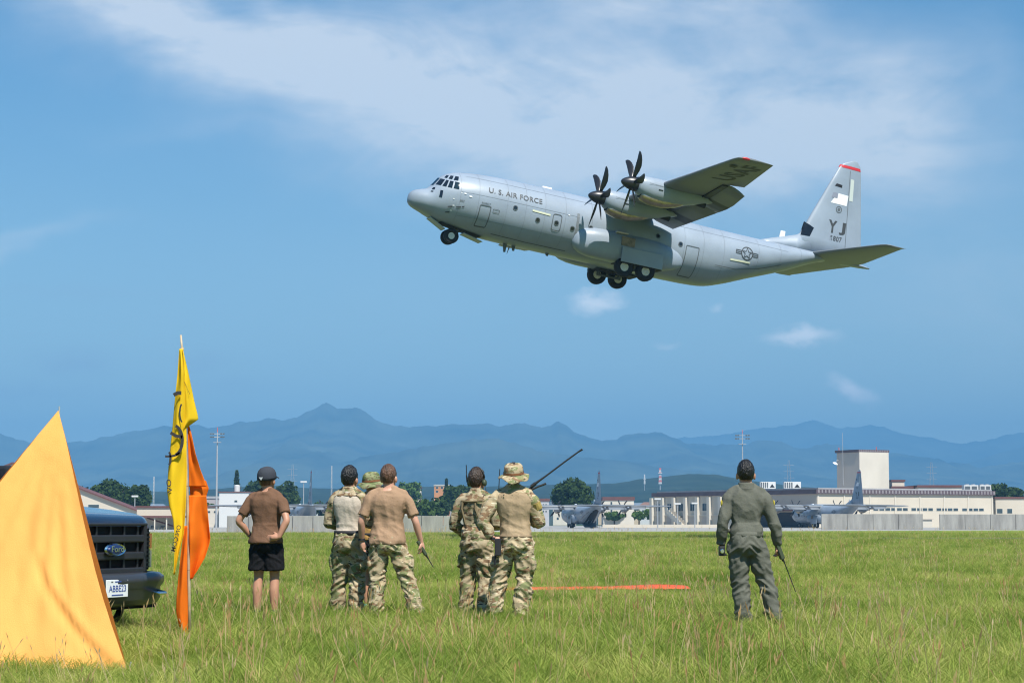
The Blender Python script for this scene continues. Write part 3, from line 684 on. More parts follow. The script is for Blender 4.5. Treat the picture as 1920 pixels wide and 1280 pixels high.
# ------------------------------------------------------------------ buildings
M_CREAM = mat('cream wall paint', (.57,.505,.41), .85, var=.05, scale=.15, bump=.05, bscale=6)
M_CREAM2 = mat('pale cream wall paint', (.585,.535,.455), .85, var=.05, scale=.2)
M_FASCIA = mat('brown metal fascia', (.13,.055,.05), .6, var=.15, scale=.5)
M_FASCIA2 = mat('purple brown roof edge', (.10,.07,.08), .6, var=.2, scale=.5)
M_WINDOW = mat('office window glass', (.05,.075,.09), .12, var=.3, scale=.6)
M_FRAME = mat('window frame', (.55,.54,.5), .6)
M_ROOFG = mat('grey roof sheet', (.35,.35,.36), .7, var=.15, scale=.3)
M_CONC = mat('weathered concrete', (.20,.19,.175), .9, col2=(.36,.35,.32), scale=1.1, detail=9, bump=.2, bscale=5, stretch=(1,1,.18))
M_WHITE = mat('white painted metal', (.60,.60,.59), .5, var=.05)
M_GALV = mat('galvanised pole', (.42,.43,.44), .5, metal=.3, var=.1)
M_ORANGEB = mat('orange apartment render', (.55,.24,.10), .8, var=.1, scale=.3)
M_REDP = mat('red mast paint', (.6,.12,.09), .6)
M_PINK = mat('dull render and tower shade', (.48,.42,.36), .9, var=.06, scale=.2)  # dull wall render; on the tower's left face it paints shade

class Frame:
    """a facade: origin, unit direction along it (left to right), outward normal"""
    def __init__(s, o, u): s.o = Vector((o[0], o[1], 0)); s.u = Vector((u[0], u[1], 0)).normalized(); s.n = Vector((s.u.y, -s.u.x, 0))
    def p(s, a, z, out=0.0): return s.o+s.u*a+s.n*out+Vector((0, 0, z))
    def box(s, mb, a0, a1, z0, z1, out, inn=0.0):
        c = [s.p(a0,z0,inn), s.p(a1,z0,inn), s.p(a1,z0,out), s.p(a0,z0,out), s.p(a0,z1,inn), s.p(a1,z1,inn), s.p(a1,z1,out), s.p(a0,z1,out)]
        return mb.add(c, [(0,1,2,3),(4,7,6,5),(0,4,5,1),(1,5,6,2),(2,6,7,3),(3,7,4,0)])
    def px(s, px_):
        """distance along the facade that lies on the bearing of a photo column"""
        k = (px_-960)/FPX/math.cos(PITCH)*math.cos(PITCH); dx, dy = k, 1.0
        # o + u a = t (dx, dy)
        det = s.u.x*(-dy)-s.u.y*(-dx); a = (-s.o.x*(-dy)+s.o.y*(-dx))/det; return a
def rebase(root, parts):
    """parts were built in world metres; hang them under the empty at the thing's base"""
    for q in parts: q.parent = root; q.matrix_parent_inverse = Matrix.Translation(-Vector(root.location))
def block(root, fr, a0, a1, z0, z1, depth, m, name='wall'):
    o = fr.box(MB(), a0, a1, z0, z1, 0, -depth).build(name, m); rebase(root, [o]); return o
def fpart(root, fr, a0, a1, z0, z1, out, m, name, inn=0.004, parent=None):
    o = fr.box(MB(), a0, a1, z0, z1, out, inn).build(name, m); rebase(root, [o]); return o
def window(root, fr, a0, a1, z0, z1):
    w = fr.box(MB(), a0, a1, z0, z1, .05, .004).build('window', M_FRAME); rebase(root, [w])
    g = fr.box(MB(), a0+.07, a1-.07, z0+.06, z1-.06, .075, .03).build('pane', M_WINDOW); g.parent = w; return w

# big cream hall on the right with its two faces
C0 = (73.3, 480.0)
hall = empty('hangar_hall', (C0[0], C0[1], 0), label='long cream hall with ribbon windows and brown roof edge, below the tower', cat='building')
fF = Frame(C0, (.864, .504)); LL = 69.5
fL = Frame((C0[0]-.504*LL, C0[1]+.864*LL), (.504, -.864))
Z1 = 8.2
block(hall, fF, 0, 57, 0, Z1, LL, M_CREAM)
fpart(hall, fF, -.5, 57.4, Z1-.1, Z1+1.0, .45, M_FASCIA2, 'fascia', -.3)
fpart(hall, fL, -.4, LL+.3, Z1-.1, Z1+.95, .42, M_FASCIA2, 'fascia', -.3)
block(hall, fF, .4, 56.6, Z1+.9, Z1+1.35, LL-1, M_ROOFG, 'roof')
for a in np.arange(0, 57.2, 1.05): fpart(hall, fF, a, a+.42, Z1+.1, Z1+.9, .52, mat('roof rib', (.26,.23,.24), .6), 'fascia_rib', .46)
for a in np.linspace(0.3, 56.5, 8): fpart(hall, fF, a-.16, a+.16, 0, Z1-.1, .14, M_CREAM2, 'downpipe' if False else 'pilaster')
for p0, p1, n in ((1538,1580,4),(1586,1603,2),(1634,1700,6),(1705,1747,4),(1752,1794,4),(1800,1842,4)):
    a0, a1 = fF.px(p0), fF.px(p1); w = (a1-a0)/n
    for k in range(n): window(hall, fF, a0+k*w+.12, a0+(k+1)*w-.12, 4.1, 4.85)
# left face: pilasters, two storeys of windows, outside stair, canopy
for px_ in (1224, 1244, 1265, 1287, 1309, 1331, 1352): a = fL.px(px_); fpart(hall, fL, a-.55, a+.55, 0, Z1-.4, .9, M_CREAM2, 'pilaster')
for p0, p1 in ((1230,1239),(1250,1259),(1271,1281),(1293,1303),(1316,1326)):
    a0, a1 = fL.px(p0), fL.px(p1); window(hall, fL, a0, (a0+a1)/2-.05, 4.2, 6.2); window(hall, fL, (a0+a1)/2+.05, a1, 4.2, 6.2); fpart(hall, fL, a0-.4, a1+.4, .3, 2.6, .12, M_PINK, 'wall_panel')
fpart(hall, fL, 0, fL.px(1352), 3.0, 3.3, .25, M_CREAM2, 'string_course')
a0, a1 = fL.px(1262), fL.px(1292); st = MB()
for k in range(14):
    t0, t1 = k/14, (k+1)/14; fL.box(st, a0+(a1-a0)*t0, a0+(a1-a0)*t1, max(.0, 4.0*(1-t1)-.3), 4.0*(1-t1)+.3, 2.6, 1.2)
o = st.build('stair_flight', M_CREAM2); rebase(hall, [o])
for q in (1.2, 2.6):
    b = MB(); 
    for k in range(8): t0 = k/8; fL.box(b, a0+(a1-a0)*t0, a0+(a1-a0)*(t0+.125), 4.2*(1-t0)-.3, 4.2*(1-t0)+.9, q+.06, q-.06)
    o = b.build('stair_parapet', M_CREAM2); rebase(hall, [o])
aC0, aC1 = fL.px(1405), LL-.5
fpart(hall, fL, aC0, aC1, 4.0, 4.35, 3.5, M_FASCIA, 'canopy')
for k in range(9):
    a = aC0+(aC1-aC0)*(k+.5)/9; o = MB().tube([fL.p(a, 4.8, .3), fL.p(a, 5.2, .35), fL.p(a, 5.35, .6)], .16, 8).build('vent_pipe', M_WHITE); rebase(hall, [o])
fpart(hall, fL, aC0+1, aC1-1, .1, 3.7, .1, mat('hangar door opening', (.05,.05,.055), .8), 'hangar_door')
for p0, p1, z0, z1, m in ((1422,1450,0,1.7,M_WHITE),(1466,1497,0,1.7,M_WHITE)):
    d = 505; x0, x1 = X(p0, d), X(p1, d); u = empty('air_conditioner', ((x0+x1)/2, d, Z1+1.36), label='white rooftop air handler with black triangle on the hall roof, ' + ('the left one of two' if p0 < 1440 else 'the right one of two'), cat='air conditioner', group='air handlers on the hall roof')
    w = x1-x0; MB().box(-w/2, w/2, -1.2, 1.2, .15, 1.9, .04).build('casing', M_WHITE, u)
    for k in range(4): MB().box(-w/2+.1+k*w*.13, -w/2+.1+k*w*.13+w*.08, -1.24, -1.19, .35, 1.75).build('louvre', M_GREYD, u)
    mesh_obj('warning_triangle', [(w*.1,-1.215,.45),(w*.44,-1.215,.45),(w*.27,-1.215,1.35)], [(0,1,2)], M_BLACK, u)
    for s in (-1, 1): MB().box(s*w*.42-.08, s*w*.42+.08, -1, 1, 0, .16).build('skid', M_GALV, u)
tw = empty('tower_block', (X(1608, 545), 545, 0), label='tall windowless cream tower block rising behind the hall', cat='building')
tF = Frame((X(1608, 545), 545), (.864, .504)); tL = Frame((X(1608, 545)-.504*9.6, 545+.864*9.6), (.504, -.864)); TZ = Zp(847, 545)
block(tw, tF, 0, 10.4, 0, TZ, 9.6, M_CREAM2)
block(tw, tF, -.25, 10.65, TZ+.002, TZ+.7, 10.1, M_FASCIA2, 'parapet').location = (0, 0, 0)
for a in np.arange(0, 10.4, .62): fpart(tw, tF, a, a+.25, TZ+.08, TZ+.62, .06, mat('roof rib', (.26,.23,.24), .6), 'parapet_rib', .004)
fpart(tw, tL, .0, 9.6, 0, TZ-.05, .03, M_PINK, 'shade_panel')  # darker skin puts the left face's shade into the wall colour
o = MB().tube([tL.p(3.2, TZ-9, .5), tL.p(3.2, TZ+5.5, .5)], [.09, .05], 6).build('mast', M_GALV); rebase(tw, [o])
dish = MB().lathe([(0,.06),(.08,.32),(.22,.58),(.38,.8)], 'y', 16, (0,0,0), True).build('dish_aerial', M_WHITE); dish.location = tL.p(.9, TZ-2.6, 1.1); dish.rotation_euler = (R(-60), 0, R(40)); rebase(tw, [dish])
dish.matrix_parent_inverse = Matrix.Translation(-Vector(tw.location))
o = MB().tube([tL.p(.9, TZ-2.0, 0), tL.p(.9, TZ-2.2, 1.0)], .1, 6).build('dish_arm', M_GALV); rebase(tw, [o])
for a, fr in ((.6, tL), (6.3, tF)): o = MB().tube([fr.p(a, TZ+.7, -.3), fr.p(a, TZ+1.5, -.3)], .12, 6).build('warning_light', M_REDP); rebase(tw, [o])

def simple_building(name, p0, p1, ytop, d, depth, label, wallm=M_CREAM2, fasc=M_FASCIA, fh=.9, wins=(), zbase=0.0, cat='building', rot=0.0, group=None):
    x0, x1 = X(p0, d), X(p1, d); z1 = Zp(ytop, d); r = empty(name, ((x0+x1)/2, d, zbase), label=label, cat=cat, group=group)
    fr = Frame((x0, d), (1, rot)); w = x1-x0
    block(r, fr, 0, w, zbase, z1-fh, depth, wallm)
    block(r, fr, -.25, w+.25, z1-fh+.003, z1, depth+.4, fasc, 'roof_edge').location.y -= .2
    for (q0, q1, ya, yb) in wins: window(r, fr, X(q0, d)-x0, X(q1, d)-x0, Zp(yb, d), Zp(ya, d))
    return r, fr
simple_building('cream_annex', 1860, 1990, 931, 512, 20, 'cream annex with two small windows at the right end of the hall', M_CREAM, M_FASCIA, .5, [(1862,1873,953,962),(1881,1891,953,962),(1930,1941,953,962)])
simple_building('roof_pavilion', 1668, 1691, 899, 560, 8, 'small cream penthouse against the right side of the tower block', M_CREAM2, M_FASCIA, .5)
simple_building('upper_office', 1668, 1728, 911, 552, 18, 'low grey office with red roof edge just right of the tower', M_PINK, M_FASCIA, .6, [(1673,1681,922,926),(1688,1696,922,926)])
simple_building('upper_workshop', 1716, 1815, 909, 548, 18, 'cream workshop with red roof edge behind the hall roof', M_CREAM2, M_FASCIA, .6)
simple_building('stair_house', 1745, 1790, 917, 540, 7, 'small cream stair house in front of the workshop', M_CREAM, M_FASCIA, .4)
simple_building('low_office', 1525, 1574, 917, 560, 10, 'low building with brown roof just left of the tower block', M_PINK, M_FASCIA, .5)
for i, (p0, p1, ya, yb) in enumerate(((1800,1826,915,928),(1829,1850,914,928))):
    d = 520; x0, x1 = X(p0, d), X(p1, d); w = x1-x0; u = empty('cooling_unit', ((x0+x1)/2, d, Z1+.5), label='large grey rooftop cooling unit near the right end of the hall, ' + ('the wider one' if i == 0 else 'the narrower one'), cat='cooling unit', group='cooling units on the hall roof')
    MB().box(-w/2, w/2, -1.5, 1.5, .2, 2.2, .06).build('casing', M_WHITE, u)
    for k in range(2): MB().box(-w/2+.2+k*w*.48, -w/2+k*w*.48+w*.42, -1.56, -1.49, .5, 1.9).build('grille', M_GREYD, u)
    for k in range(2): MB().lathe([(2.2,.5),(2.45,.55),(2.45,.45)], 'z', 14, (-w*.22+k*w*.45, 0, 0)).build('fan_ring', M_GALV, u)
simple_building('cream_hut', 1724, 1741, 972, 372, 2.5, 'small cream hut in the gap between the two right concrete walls', M_CREAM2, M_PINK, .15, zbase=.35)
simple_building('apartment_block', 1130, 1187, 931, 640, 14, 'pale apartment block with red brown roof right of the middle fin', M_CREAM2, M_FASCIA, 1.1, [(1143,1147,940,950),(1143,1147,954,962)])
simple_building('distant_block', 985, 1029, 934, 660, 14, 'grey apartment block left of the big round tree', mat('grey render', (.42,.42,.43), .85, var=.08), M_FASCIA, .9, [(1017,1020,944,948),(1022,1025,944,948),(1017,1020,956,960),(1022,1025,956,960),(1008,1011,944,948),(1008,1011,956,960)])
o_, f_ = simple_building('orange_apartment', 815, 844, 908, 1100, 14, 'small orange apartment house far off between the trees', M_ORANGEB, mat('pale roof', (.5,.47,.42), .8), .8, [(818,823,912,916),(827,832,912,916),(836,841,912,916),(818,823,919,923),(836,841,919,923)])
simple_building('white_house', 744, 790, 912, 900, 10, 'white house behind the man in the tan shirt', M_CREAM2, M_FASCIA, .8)
simple_building('grey_shed', 642, 672, 945, 520, 10, 'low grey shed behind the concrete wall right of the left fin', mat('grey shed wall', (.38,.36,.34), .9, var=.1), M_ROOFG, .4, [(646,651,957,962)])
# left side: gabled hangar, low workshops, white plant block
gd = 380; xr, xe = X(30, gd), X(288, gd); zr, ze = Zp(866, gd), Zp(965, gd)
gh = empty('gabled_hangar', (xr, gd, 0), label='cream gabled hangar with brown roof edge behind the pickup', cat='building')
xl = 2*xr-xe; b = MB().add([(xl,gd,0),(xe,gd,0),(xe,gd,ze-.3),(xr,gd,zr-.3),(xl,gd,ze-.3),(xl,gd+6,0),(xe,gd+6,0),(xe,gd+6,ze-.3),(xr,gd+6,zr-.3),(xl,gd+6,ze-.3)], [(0,1,2,3,4),(9,8,7,6,5),(1,6,7,2),(0,4,9,5)]); rebase(gh, [b.build('wall', M_CREAM)])
for s, nm in ((xe, 'roof'), (xl, 'roof')):
    sx = .8 if s == xe else -.8; dz = -.8*(zr-ze)/(xe-xr)
    b = MB().add([(xr,gd-.5,zr),(s+sx,gd-.5,ze+dz),(s+sx,gd+6.5,ze+dz),(xr,gd+6.5,zr),(xr,gd-.5,zr-.29),(s+sx,gd-.5,ze+dz-.29),(s+sx,gd+6.5,ze+dz-.29),(xr,gd+6.5,zr-.29)], [(0,1,2,3),(7,6,5,4),(0,4,5,1),(1,5,6,2),(2,6,7,3),(3,7,4,0)]); rebase(gh, [b.build(nm, M_FASCIA)])
fr = Frame((xl, gd), (1, 0))
window(gh, fr, X(171, gd)-xl, X(192, gd)-xl, Zp(952, gd), Zp(945, gd))
for k in range(4): fpart(gh, fr, X(200+k*20, gd)-xl, X(212+k*20, gd)-xl, 0, 1.5, .05, M_PINK, 'wall_panel')
wk, fr = simple_building('low_workshop', 262, 345, 948, 345, 16, 'low cream workshop with brown roof edge behind the flags', M_CREAM, M_FASCIA, .3, [(288,297,984,990),(306,316,984,990),(288,297,992,997),(306,316,992,997)])
x0 = X(262, 345); o = MB().tube([fr.p(X(283,345)-x0, 2.0, 1.2), fr.p(X(333,345)-x0, .55, 1.2)], .14, 6).build('ramp_rail', M_FASCIA); rebase(wk, [o])
fpart(wk, fr, -1.5, X(345,345)-x0+1.5, 2.0, 2.35, 2.6, M_FASCIA, 'awning')
for q in (276, 300, 322, 340): a = X(q,345)-x0; fpart(wk, fr, a-.1, a+.1, 0, 2.0, 2.4, M_CREAM2, 'post', 2.2)
wp, fr = simple_building('white_plant_block', 415, 470, 921, 520, 9, 'white block with round tank on its roof behind the cap-wearing man', M_WHITE, M_FASCIA, .25, [(443,449,937,941)])
MB().lathe([(0,.75),(1.6,.75),(1.75,.6),(1.8,.1)], 'z', 16, (X(444,520)-wp.location.x, 4, Zp(921,520))).build('water_tank', M_WHITE, wp)
wd, fr = simple_building('long_workshop', 380, 577, 948, 530, 14, 'long low cream workshop behind the left concrete wall', M_CREAM2, M_FASCIA, .35, [(392,399,957,961),(405,412,957,961),(420,427,957,961)])
simple_building('grey_gable_store', 386, 420, 930, 560, 12, 'grey roofed store left of the white block', mat('mauve roof sheet', (.36,.32,.32), .8), M_ROOFG, .6)
# low boundary wall far right of centre
lw = empty('boundary_wall', (X(1240,470), 470, 0), label='low beige boundary wall in front of the pilastered wing', cat='wall'); fr = Frame((X(1128,470), 470), (1, 0)); a1 = X(1350,470)-X(1128,470)
for k in range(6): fpart(lw, fr, a1*k/6+.03, a1*(k+1)/6-.03, 0, .75, .2, M_CREAM, 'panel', 0)

# concrete blast walls, panel by panel
def blast_wall(p0, p1, d, ytop, joints, label, h2=None):
    x0, x1 = X(p0, d), X(p1, d); z1 = Zp(ytop, d); r = empty('blast_wall', ((x0+x1)/2, d, 0), label=label, cat='wall', group='concrete walls along the taxiway')
    js = [p0]+list(joints)+[p1]
    for a, b_ in zip(js[:-1], js[1:]):
        o = MB().box(X(a,d)-r.location.x+.03, X(b_,d)-r.location.x-.03, -.25+random.uniform(-.02,.02), .25, -.01, z1+random.uniform(-.02,.02), .03).build('panel', M_CONC, r)
blast_wall(430, 872, 236, 966.5, (470,510,552,590,632,672,712,752,792,832), 'long concrete wall behind the five men standing on the left')
blast_wall(1535, 1724, 345, 963, (1583,1631,1678), 'concrete wall in front of the right parked aircraft')
blast_wall(1755, 1990, 345, 963.5, (1802,1849,1896,1943), 'concrete wall at the right edge of the picture')

# ------------------------------------------------------------------ poles and masts
def floodlight(px, ytop, d, ybase_h, label):
    z1 = Zp(ytop, d); r = empty('floodlight_mast', (X(px, d), d, 0), label=label, cat='floodlight', group='tall floodlight masts')
    MB().tube([(0,0,0),(0,0,z1*.55),(0,0,z1)], [.26,.2,.12], 10).build('pole', M_GALV, r)
    k = d/FPX
    for dy, w in ((3, 13), (9, 12)): MB().box(-w*k, w*k, -.08, .08, z1-dy*k-.08, z1-dy*k+.08).build('crossarm', M_GALV, r)
    MB().box(-7*k, 7*k, -.5, .5, z1-19*k-.06, z1-19*k+.06).build('platform', M_GALV, r)
    for dy in (3, 9):
        for q in (-12, -7.5, 7.5, 12): MB().box(q*k-1.6*k, q*k+1.6*k, -.55, -.1, z1-dy*k-1.3*k, z1-dy*k+1.3*k, .05).build('lamp_head', M_GREYD, r)
    MB().tube([(0,0,z1),(0,0,z1+1.2)], .08, 6).build('warning_light', M_REDP, r)
floodlight(410, 810, 480, 0, 'tall floodlight mast right of the flags')
floodlight(1390, 813, 600, 0, 'tall floodlight mast rising above the man in flight suit')
def lamp_post(px, ytop, d, label, arm=0):
    z1 = Zp(ytop, d); r = empty('lamp_post', (X(px, d), d, 0), label=label, cat='lamp post', group='small lamp posts on the apron')
    MB().tube([(0,0,0),(0,0,z1)], [.13,.08], 8).build('pole', M_GALV, r); k = d/FPX
    MB().box(-6*k, 6*k, -.25, .25, z1-.05, z1+.3, .04).build('lamp_head', M_WHITE, r)
lamp_post(572, 904, 440, 'lamp post with pale head just left of the left fin'); lamp_post(258, 931, 420, 'lamp post with pale head in front of the dark trees on the left'); lamp_post(1268, 945, 470, 'lamp post at the foot of the outside stair'); lamp_post(1231, 936, 455, 'lamp post at the far end of the pilastered wing'); lamp_post(1300, 944, 465, 'lamp post in front of the hall windows right of the stair')
for px, yt, d, lab in ((293, 893, 900, 'slender white radio mast above the dark trees on the left'), (624, 873, 1500, 'faint grey radio mast between the men on the left')):
    z1 = Zp(yt, d); r = empty('radio_mast', (X(px, d), d, 0), label=lab, cat='mast', group='slender radio masts')
    k = d/FPX*1.2; b = MB()
    for (sx, sy) in ((-1,-1),(1,-1),(0,1)): MB().tube([(sx*k, sy*k, 0), (sx*k*.6, sy*k*.6, z1)], k*.28, 5).build('leg', M_WHITE, r)
    for q in np.linspace(0, 1, 14)[:-1]: MB().tube([(-k*(1-.4*q), -k*(1-.4*q), z1*q), (k*(1-.4*q), -k*(1-.4*q), z1*(q+.07))], k*.2, 4).build('brace', M_WHITE, r)
for px, yt, yb, d, w, lab in ((1236, 877, 906, 2600, 1.7, 'red and white banded tower on the far hillside, the taller of two'), (1207, 889, 906, 2600, .9, 'thin white tower on the far hillside left of the banded one')):
    z0, z1 = Zp(925, d), Zp(yt, d); r = empty('lattice_tower', (X(px, d), d, 0), label=lab, cat='tower', group='towers on the far hillside')
    n = 8
    for k in range(n):
        zl = Zp(907, d); za, zb = zl+(z1-zl)*k/n, zl+(z1-zl)*(k+1)/n; ww = w*(1.2-.5*k/n)
        MB().box(-ww, ww, -ww, ww, za, zb-.15 if k < n-1 else zb).build('section', (M_REDP if k % 2 else M_WHITE) if 'red' in lab else M_WHITE, r)
    MB().box(-w*1.5, w*1.5, -w*1.5, w*1.5, z1*.9, z1*.9+1.2).build('platform', M_WHITE, r); MB().tube([(0,0,0),(0,0,zl)], w*.5, 6).build('shaft', M_GALV, r)
def pylon(px, yt, d, lab):
    z1 = Zp(yt, d); r = empty('power_pylon', (X(px, d), d, 0), label=lab, cat='pylon', group='power line pylons on the hills'); w = z1*.07
    for sx in (-1, 1):
        for sy in (-1, 1): MB().tube([(sx*w, sy*w, 0), (sx*w*.12, sy*w*.12, z1)], d*.00007, 4).build('leg', M_GALV, r)
    for q in (.72, .82, .92): MB().tube([(-w*1.2, 0, z1*q), (w*1.2, 0, z1*q)], d*.00006, 4).build('crossarm', M_GALV, r)
    for q in np.linspace(.1, .7, 5): MB().tube([(-w*(1-q), 0, z1*q), (w*(1-q), 0, z1*(q+.1))], d*.00005, 4).build('brace', M_GALV, r)
pylon(1476, 862, 2500, 'power pylon on the hills right of the man in flight suit'); pylon(1742, 866, 2500, 'power pylon on the hills right of the tower block'); pylon(551, 870, 2500, 'power pylon on the hills right of the cap-wearing man')

# ------------------------------------------------------------------ trees
M_BARK = mat('tree bark', (.09,.065,.045), .9, var=.3, scale=3)
def leaf_mat(name, c1, c2):
    mt = bpy.data.materials.new(name); mt.use_nodes = True; N = mt.node_tree.nodes; L = mt.node_tree.links; b = N['Principled BSDF']; b.inputs['Roughness'].default_value = .7; b.inputs['Specular IOR Level'].default_value = .15
    g = N.new('ShaderNodeNewGeometry'); n = N.new('ShaderNodeTexNoise'); n.inputs['Scale'].default_value = .45; n.inputs['Detail'].default_value = 5; L.new(g.outputs['Position'], n.inputs['Vector'])
    r = N.new('ShaderNodeValToRGB'); r.color_ramp.elements[0].position = .35; r.color_ramp.elements[1].position = .7; r.color_ramp.elements[0].color = (*c1, 1); r.color_ramp.elements[1].color = (*c2, 1); L.new(n.outputs[0], r.inputs[0]); L.new(r.outputs[0], b.inputs['Base Color'])
    tr = N.new('ShaderNodeBsdfTranslucent'); L.new(r.outputs[0], tr.inputs[0]); mx = N.new('ShaderNodeMixShader'); mx.inputs[0].default_value = .25
    L.new(b.outputs[0], mx.inputs[1]); L.new(tr.outputs[0], mx.inputs[2]); L.new(mx.outputs[0], N['Material Output'].inputs['Surface']); return mt
M_LEAF = [leaf_mat('dark evergreen leaves', (.022,.045,.012), (.055,.095,.022)), leaf_mat('mid green leaves', (.035,.07,.015), (.08,.13,.03)), leaf_mat('light green leaves', (.05,.10,.02), (.11,.18,.04))]
def tree(px, ytop, w_px, d, label, kind=0, ybot=None, group='trees behind the apron', cone=False, nleaf=None):
    z1 = Zp(ytop, d); rx = w_px/2*d/FPX; zb = Zp(ybot, d) if ybot else z1*.22
    r = empty('conifer_tree' if cone else 'broadleaf_tree', (X(px, d), d, 0), label=label, cat='tree', group=group)
    rs = np.random.default_rng(int(px*7+d)); zc = (z1+zb)/2; rz = (z1-zb)/2
    b = MB().tube([(0,0,0),(rx*.03,0,zb+.3),(0,rx*.03,zc),(0,0,z1*.9)], [max(.2,rx*.06),rx*.05+.1,rx*.03+.06,.05], 8)
    for k in range(6):
        a = k*1.05+rs.random(); b.tube([(0,0,zb*.8+k*.2), (rx*.35*math.cos(a), rx*.35*math.sin(a), zc-.2*rz), (rx*.7*math.cos(a), rx*.7*math.sin(a), zc+rz*.35*rs.random())], [rx*.03+.05, rx*.02+.04, .03], 5)
    b.build('trunk', M_BARK, r)
    lobes = []
    if cone:
        for k in range(26):
            t = (k+.5)/26; a = rs.random()*6.28; q = rx*(1-t)*.9; lobes.append((q*.6*math.cos(a), q*.6*math.sin(a), zb+(z1-zb)*t, max(.25, q*.6), max(.3, (z1-zb)*.05)))
    else:
        for k in range(34):
            v = rs.normal(size=3); v /= np.linalg.norm(v); v *= rs.random()**.4*.74; s = rs.uniform(.22, .40)
            lobes.append((v[0]*rx, v[1]*rx, zc+v[2]*rz, rx*s, rz*s*rs.uniform(.8, 1.1)))
    n = nleaf or 2600; sz = max(.30, min(.75, d/FPX*4.2)); vs = []; fs = []
    per = n//len(lobes)
    for (x, y, z, r1, r2) in lobes:
        v = rs.normal(size=(per, 3)); v /= np.linalg.norm(v, axis=1)[:, None]; rad = rs.uniform(.55, 1.08, per)[:, None]
        c = np.array([x, y, z])+v*rad*np.array([r1, r1, r2])
        nr = v+rs.normal(size=(per, 3))*.55; nr /= np.linalg.norm(nr, axis=1)[:, None]
        t = np.cross(nr, rs.normal(size=(per, 3))); t /= np.linalg.norm(t, axis=1)[:, None]; s = np.cross(nr, t)
        h = sz*rs.uniform(.5, 1.15, per)[:, None]
        for q in range(per):
            k = len(vs); vs += [c[q]-t[q]*h[q], c[q]+s[q]*h[q]*.7, c[q]+t[q]*h[q], c[q]-s[q]*h[q]*.7]; fs.append((k, k+1, k+2, k+3))
    mesh_obj('crown', vs, fs, M_LEAF[kind], r)
    return r
tree(1075, 893, 88, 560, 'big round dark tree left of the middle fin', 0, 968, nleaf=5200)
tree(205, 893, 92, 520, 'dark broad tree left of the flags, the larger of the pair', 0, 965, nleaf=4200); tree(262, 905, 60, 510, 'dark broad tree left of the flags, the smaller of the pair', 0, 965, nleaf=3200); tree(140, 899, 80, 530, 'dark tree partly hidden by the orange marker', 0, 965)
tree(490, 897, 66, 640, 'dark tree left of the cap-wearing man', 0, 960, nleaf=3200); tree(540, 899, 54, 630, 'dark tree right of the cap-wearing man', 0, 960, nleaf=3000)
tree(860, 900, 64, 640, 'dark tree just left of the man with the headset', 0, 965, nleaf=3400); tree(768, 898, 54, 800, 'light green tree beside the man in the tan shirt', 2, 950, nleaf=2600)
tree(1862, 905, 60, 640, 'dark tree above the right annex', 0, 945, nleaf=3000); tree(1893, 908, 40, 650, 'dark tree at the right edge behind the annex', 0, 945)
tree(447, 884, 26, 760, 'slim conifer above the white plant block', 0, 950, cone=True); tree(838, 899, 20, 900, 'slim dark conifer beside the orange house', 0, 950, cone=True)
for i, (px, yt, w, d, k) in enumerate(((790,930,60,560,1),(828,926,50,570,0),(812,940,44,540,1),(612,938,44,600,1),(396,940,30,540,1),(1222,948,40,620,2),(1196,956,26,600,2),(690,932,50,640,1),(918,935,50,640,1),(660,940,40,640,0),(1150,958,40,640,2),(40,915,90,560,0))):
    tree(px, yt, w, d, ['bushy green tree at the foot of the orange house','dark bushy tree left of the man with the headset','low bushy tree just above the left concrete wall','green tree between left fin and the man in camouflage','small green tree at the foot of the left floodlight mast','light green tree left of the pilastered wing','small light green tree under the apartment block','green tree behind the man in the tan shirt','green tree hidden behind the man with the headset','dark tree right of the grey shed','light green tree under the middle aircraft wing','dark tree behind the orange marker'][i], k, 975, 'bushes and small trees behind the apron', nleaf=1400)

